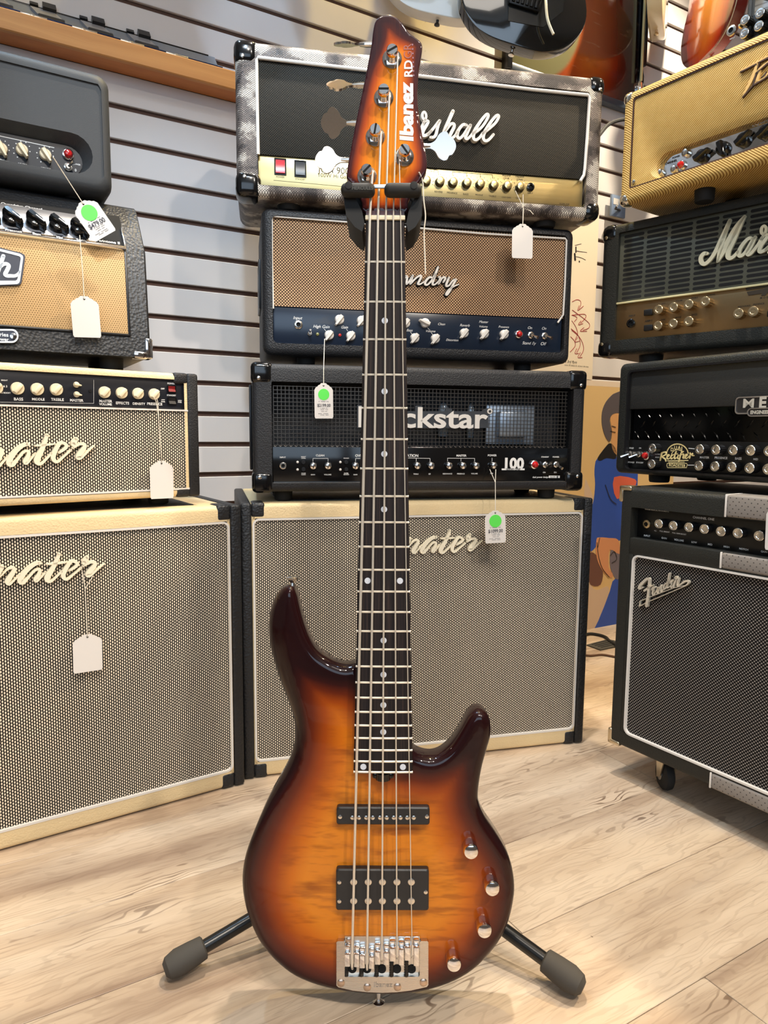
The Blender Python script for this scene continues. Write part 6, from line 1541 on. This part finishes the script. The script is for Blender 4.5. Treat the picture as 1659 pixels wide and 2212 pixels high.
part('border', MB().box(1.60, 2.30, -.0036, -.0004, .868, .886), plain('pale_border', srgb(232, 212, 190), .6), mural)
def shape(name, pts, mat, y, z_=A8):
    part(name, MB().prism([WALL.P(*z_(*p), y) for p in smooth_line(pts, 3, True)], y, -.0034), mat, mural)
shape('pale_ground', [(225, 800), (260, 760), (300, 900), (270, 1100), (262, 1300), (280, 1530), (330, 1570), (420, 1560), (330, 1900), (240, 1900)], plain('pale_ground', srgb(214, 186, 160), .6), -.0038)
shape('coat', [(330, 540), (305, 640), (310, 740), (300, 860), (275, 960), (270, 1080), (265, 1200), (280, 1270), (360, 1190), (480, 1190), (600, 1100), (640, 760), (620, 560), (455, 530)], plain('blue_coat', srgb(48, 84, 178), .55), -.0042)
shape('coat_tail', [(470, 1480), (425, 1580), (380, 1700), (335, 1810), (312, 1890), (480, 1870), (640, 1850), (640, 1500)], plain('blue_coat', None), -.0042)
shape('collar', [(430, 425), (395, 450), (330, 540), (350, 562), (400, 540), (470, 545), (470, 470)], plain('dark_collar', srgb(24, 22, 24), .6), -.0046)
shape('shirt', [(458, 690), (620, 705), (610, 770), (480, 860)], plain('red_shirt', srgb(224, 106, 78), .6), -.0046)
shape('face', [(428, 215), (480, 190), (580, 210), (590, 420), (520, 520), (460, 500), (437, 430), (442, 330)], plain('tan_skin', srgb(222, 166, 110), .6), -.0046)
shape('hair', [(560, 20), (470, 32), (430, 60), (390, 110), (365, 180), (362, 260), (375, 330), (400, 390), (428, 408), (440, 330), (424, 250), (440, 205), (480, 188), (560, 180)], plain('grey_hair', srgb(92, 84, 88), .6), -.005)
shape('brown_bag', [(265, 1290), (320, 1300), (370, 1420), (352, 1528), (285, 1535), (262, 1480)], plain('brown_bag', srgb(112, 74, 62), .6), -.0046)
shape('hand', [(320, 1180), (345, 1160), (420, 1165), (490, 1180), (500, 1290), (425, 1255), (415, 1390), (445, 1440), (440, 1475), (385, 1440), (340, 1370), (318, 1290)], plain('pink_skin', srgb(220, 152, 108), .6), -.005)
shape('grey_ring', [(430, 1270), (470, 1235), (520, 1260), (530, 1420), (480, 1490), (430, 1400)], plain('ring_grey', srgb(120, 112, 124), .6), -.0048)
wall_strokes('ink_line', A8, [[(325, 1200, 5), (335, 1300), (365, 1400), (420, 1470)], [(345, 1165, 5), (330, 1240)], [(430, 1300, 5), (460, 1270), (478, 1330), (440, 1360)], [(440, 290, 5), (470, 300)], [(430, 330, 5), (468, 340)], [(390, 750, 5), (430, 860), (475, 900)]], ART_INK, mural, -.0055)

# ---- small packet on a wall hook
J1 = Z(1290, 180, .14467)
pk = wall_thing('hook_packet', 'small blue packet with a white label hanging on a black wall hook', 'packet')
a = WALL.rect(J1(205, 1655), J1(400, 2025), -.02)
part('packet', MB().box(a[0], a[1], -.026, -.016, a[2], a[3], .003), plain('blue_packet', srgb(120, 138, 168), .5), pk)
a = WALL.rect(J1(245, 1710), J1(318, 1822), -.026); part('label', MB().box(a[0], a[1], -.0268, -.025, a[2], a[3]), PAPER, pk)
x, z = WALL.P(*J1(235, 1885), -.03); part('hook', MB().tube([(x + .08, .0, z + .012), (x + .03, -.03, z + .004), (x, -.04, z), (x - .004, -.05, z + .006)], .0035, 8), PLAST, pk)

# ---- cables
cab = MB().tube(smooth_line([tuple(CAM + ray(x, y) * d) for x, y, d in ((1270, 320, 1.60), (1296, 290, 1.68), (1312, 271, 1.72), (1330, 262, 1.76), (1352, 258, 1.80), (1380, 262, 1.84))], 5), .0045, 8)
tag(part('power_cable', cab, RUBBER, None), 'black cable curving between the snakeskin head and the tweed head', 'cable')
def flo(px, py, z=.0): d = ray(px, py); q = CAM + d * ((z - CAMZ) / d.z); return q
cab = MB().tube(smooth_line([tuple(flo(x, y, .006)) for x, y in ((1255, 1376), (1272, 1369), (1292, 1371), (1308, 1376), (1316, 1384), (1328, 1392), (1342, 1404))], 5), .005, 8)
tag(part('floor_cable', cab, RUBBER, None), 'black cable lying on the floor beside the floor vent', 'cable')
cab = MB().tube(smooth_line([tuple(flo(x, y, .004)) for x, y in ((1250, 1413), (1275, 1416), (1300, 1414), (1325, 1418), (1345, 1422))], 4), .0035, 8)
tag(part('brown_cable', cab, plain('brown_cord', srgb(96, 66, 44), .7), None), 'thin brown cable crossing the floor behind the combo', 'cable')
vp = [flo(*q) for q in ((1267, 1395), (1312, 1383), (1362, 1392), (1297, 1406))]
vent = thing('floor_vent', 'dark grey slotted floor vent near the wall', 'vent', vp[0])
part('vent_plate', MB().loft([[tuple(v - vp[0] + Vector((0, 0, h))) for v in vp] for h in (0., .004)]), plain('vent_grey', srgb(66, 64, 56), .6), vent)
for i in range(4):
    k0 = (i + .7) / 5; a0 = vp[0].lerp(vp[3], k0); a1 = vp[1].lerp(vp[2], k0); p0 = a0.lerp(a1, .15) - vp[0]; p1 = a0.lerp(a1, .92) - vp[0]; w = (vp[3] - vp[0]) * .045
    part('vent_slot', MB().loft([[tuple(q + Vector((0, 0, h))) for q in (p0 - w, p1 - w, p1 + w, p0 + w)] for h in (.0035, .0044)]), INSIDE, vent)

# ================================================================== price tags
TAGP = [(-.13, 1), (.13, 1), (.20, .955), (.28, .94), (.34, .90), (.42, .88), (.5, .80), (.5, .05), (.46, 0), (-.46, 0), (-.5, .05), (-.5, .80), (-.42, .88), (-.34, .90), (-.28, .94), (-.20, .955)]
def price_tag(label, fr, y, hole, bottom, wpx, ties, price=None, group=None):
    """hole and bottom centre of the tag, and where its string is tied, as seen in the photo"""
    h = Vector(fr.P(*hole, y)); b = Vector(fr.P(*bottom, y)); ax = (h - b); L = ax.length / .93; u = ax.normalized(); v = Vector((u.y, -u.x)); w = fr.scale(*hole, y) * wpx
    org = fr.R @ Vector((b.x, y, b.y)) + fr.loc
    t = thing('price_tag', label, 'price tag', org, rot=fr.R.to_euler())
    T = lambda a, c: (v * (a * w) + u * (c * L))
    q = [T(a, c) for a, c in TAGP]
    part('card', MB().loft([[(p.x, yy, p.y) for p in q] for yy in (0, .0006)]), PAPER, t)
    hp = T(0, .93); part('eyelet', MB().lathe([(.0017, -.0002), (.0017, .0001)], (hp.x, 0, hp.y), n=10), INSIDE, t)
    for tie in ties:
        pts = [(hp.x, -.0006, hp.y)]
        for k, p in enumerate(tie):
            yy = p[2] if len(p) > 2 else y; tx, tz = fr.P(p[0], p[1], yy); pts.append((tx - b.x, yy - y, tz - b.y))
        part('string', MB().tube(pts, .0007, 6), STRING, t)
    if price:
        c = T(0, .68); r = w * .30
        part('sticker', MB().lathe([(r, -.0005), (r, .0001)], (c.x, 0, c.y), n=24), GREEN, t)
        V = []; F = []
        for st, cz, ww, bold in ((price, .375, .72, True),):
            if not st: continue
            v_, f_, tw = text_geo(st, bold); k = w * ww / tw; b0 = len(V)
            for p in v_:
                a = v * ((p[0] - tw / 2) * k) + u * (cz * L + (p[1] - .35) * k * 1.15); V.append((a.x, -.0005, a.y))
            F += [tuple(i + b0 for i in f) for f in f_]
        for cz, ww in ((.48, .55), (.29, .40), (.25, .46), (.20, .36), (.14, .62), (.10, .5)):
            n_ = 9
            for i in range(n_):
                if (i * 7 + int(cz * 100)) % 5 == 0: continue
                a0 = (-.5 + i / n_) * ww * w; a1 = a0 + ww * w / n_ * .72; b0 = len(V)
                for aa, cc in ((a0, cz * L - .0004), (a1, cz * L - .0004), (a1, cz * L + .0004), (a0, cz * L + .0004)):
                    a = v * aa + u * cc; V.append((a.x, -.0005, a.y))
                F.append((b0, b0 + 1, b0 + 2, b0 + 3))
        me = bpy.data.meshes.new('tag_print'); me.from_pydata(V, [], F); me.update(); link('tag_print', me, INK, t)
    return t
price_tag('green-dotted $479.00 price tag tied to the dark grey head', FR_K, -.012, (180, 441), (228, 510), 58, [[D4(780, 745) + (-.03,), D4(680, 590) + (-.045,)]], '$479.00')
price_tag('blank white price tag hanging on the wheat-coloured grille', FR_K, -.014, (182, 646), (189, 729), 58, [[(178, 580), (172, 508)]])
price_tag('blank white price tag hanging from the presence knob of the cream and black head', FR_EH, -.014, (349, 1001), (350.5, 1077), 52, [[(343, 905), (338, 870, -.010), (334, 860, -.012)], [(343, 905), (341, 870, -.010), (339, 862, -.012)]])
price_tag('blank white price tag hanging from the script logo of the left cabinet', CABL, -.012, (189, 1376), (190.5, 1451), 58, [[(184, 1272), (177, 1232)], [(184, 1272), (201, 1244)]])
price_tag('blank white price tag hanging below the snakeskin head', FR_S, -.016, (1129, 489), (1128, 558), 49, [[(1130, 447), (1113, 412)], [(1130, 447), (1130, 420)], [(1131, 450), (1145, 455), (1152, 463)]])
price_tag('green-dotted $2199.00 price tag hanging over the wire mesh', FR_T, -.085, (699, 833), (700, 904), 41, [[(699, 800, -.080), (701, 732, -.010)]], '$2199.00')
price_tag('green-dotted $1099.00 price tag hanging in front of the middle cabinet', FR_B, -.034, (1070, 1108), (1070.5, 1173), 46, [[(1070, 1042, -.022), (1058, 1014, -.008)], [(1070, 1042, -.022), (1071, 1014, -.008)]], '$1099.00')
price_tag('blank white price tag hanging from a knob of the combo amplifier', FR_F, -.006, (1680, 1100), (1676, 1190), 48, [[(1682, 1060), (1684, 1050, .0)]])
ls = MB().tube(smooth_line([tuple(BF.R @ Vector((BF.P(x, y, d_)[0], d_, BF.P(x, y, d_)[1])) + BF.loc) for x, y, d_ in ((905, 372, .006), (913, 392, .012), (915, 430, .012), (919, 467, .012), (916, 500, .012), (918, 560, .012), (919, 592, .012))], 5), .0008, 6)
tag(part('loose_string', ls, STRING, None), 'loose white cotton string dangling beside the bass neck', 'string')
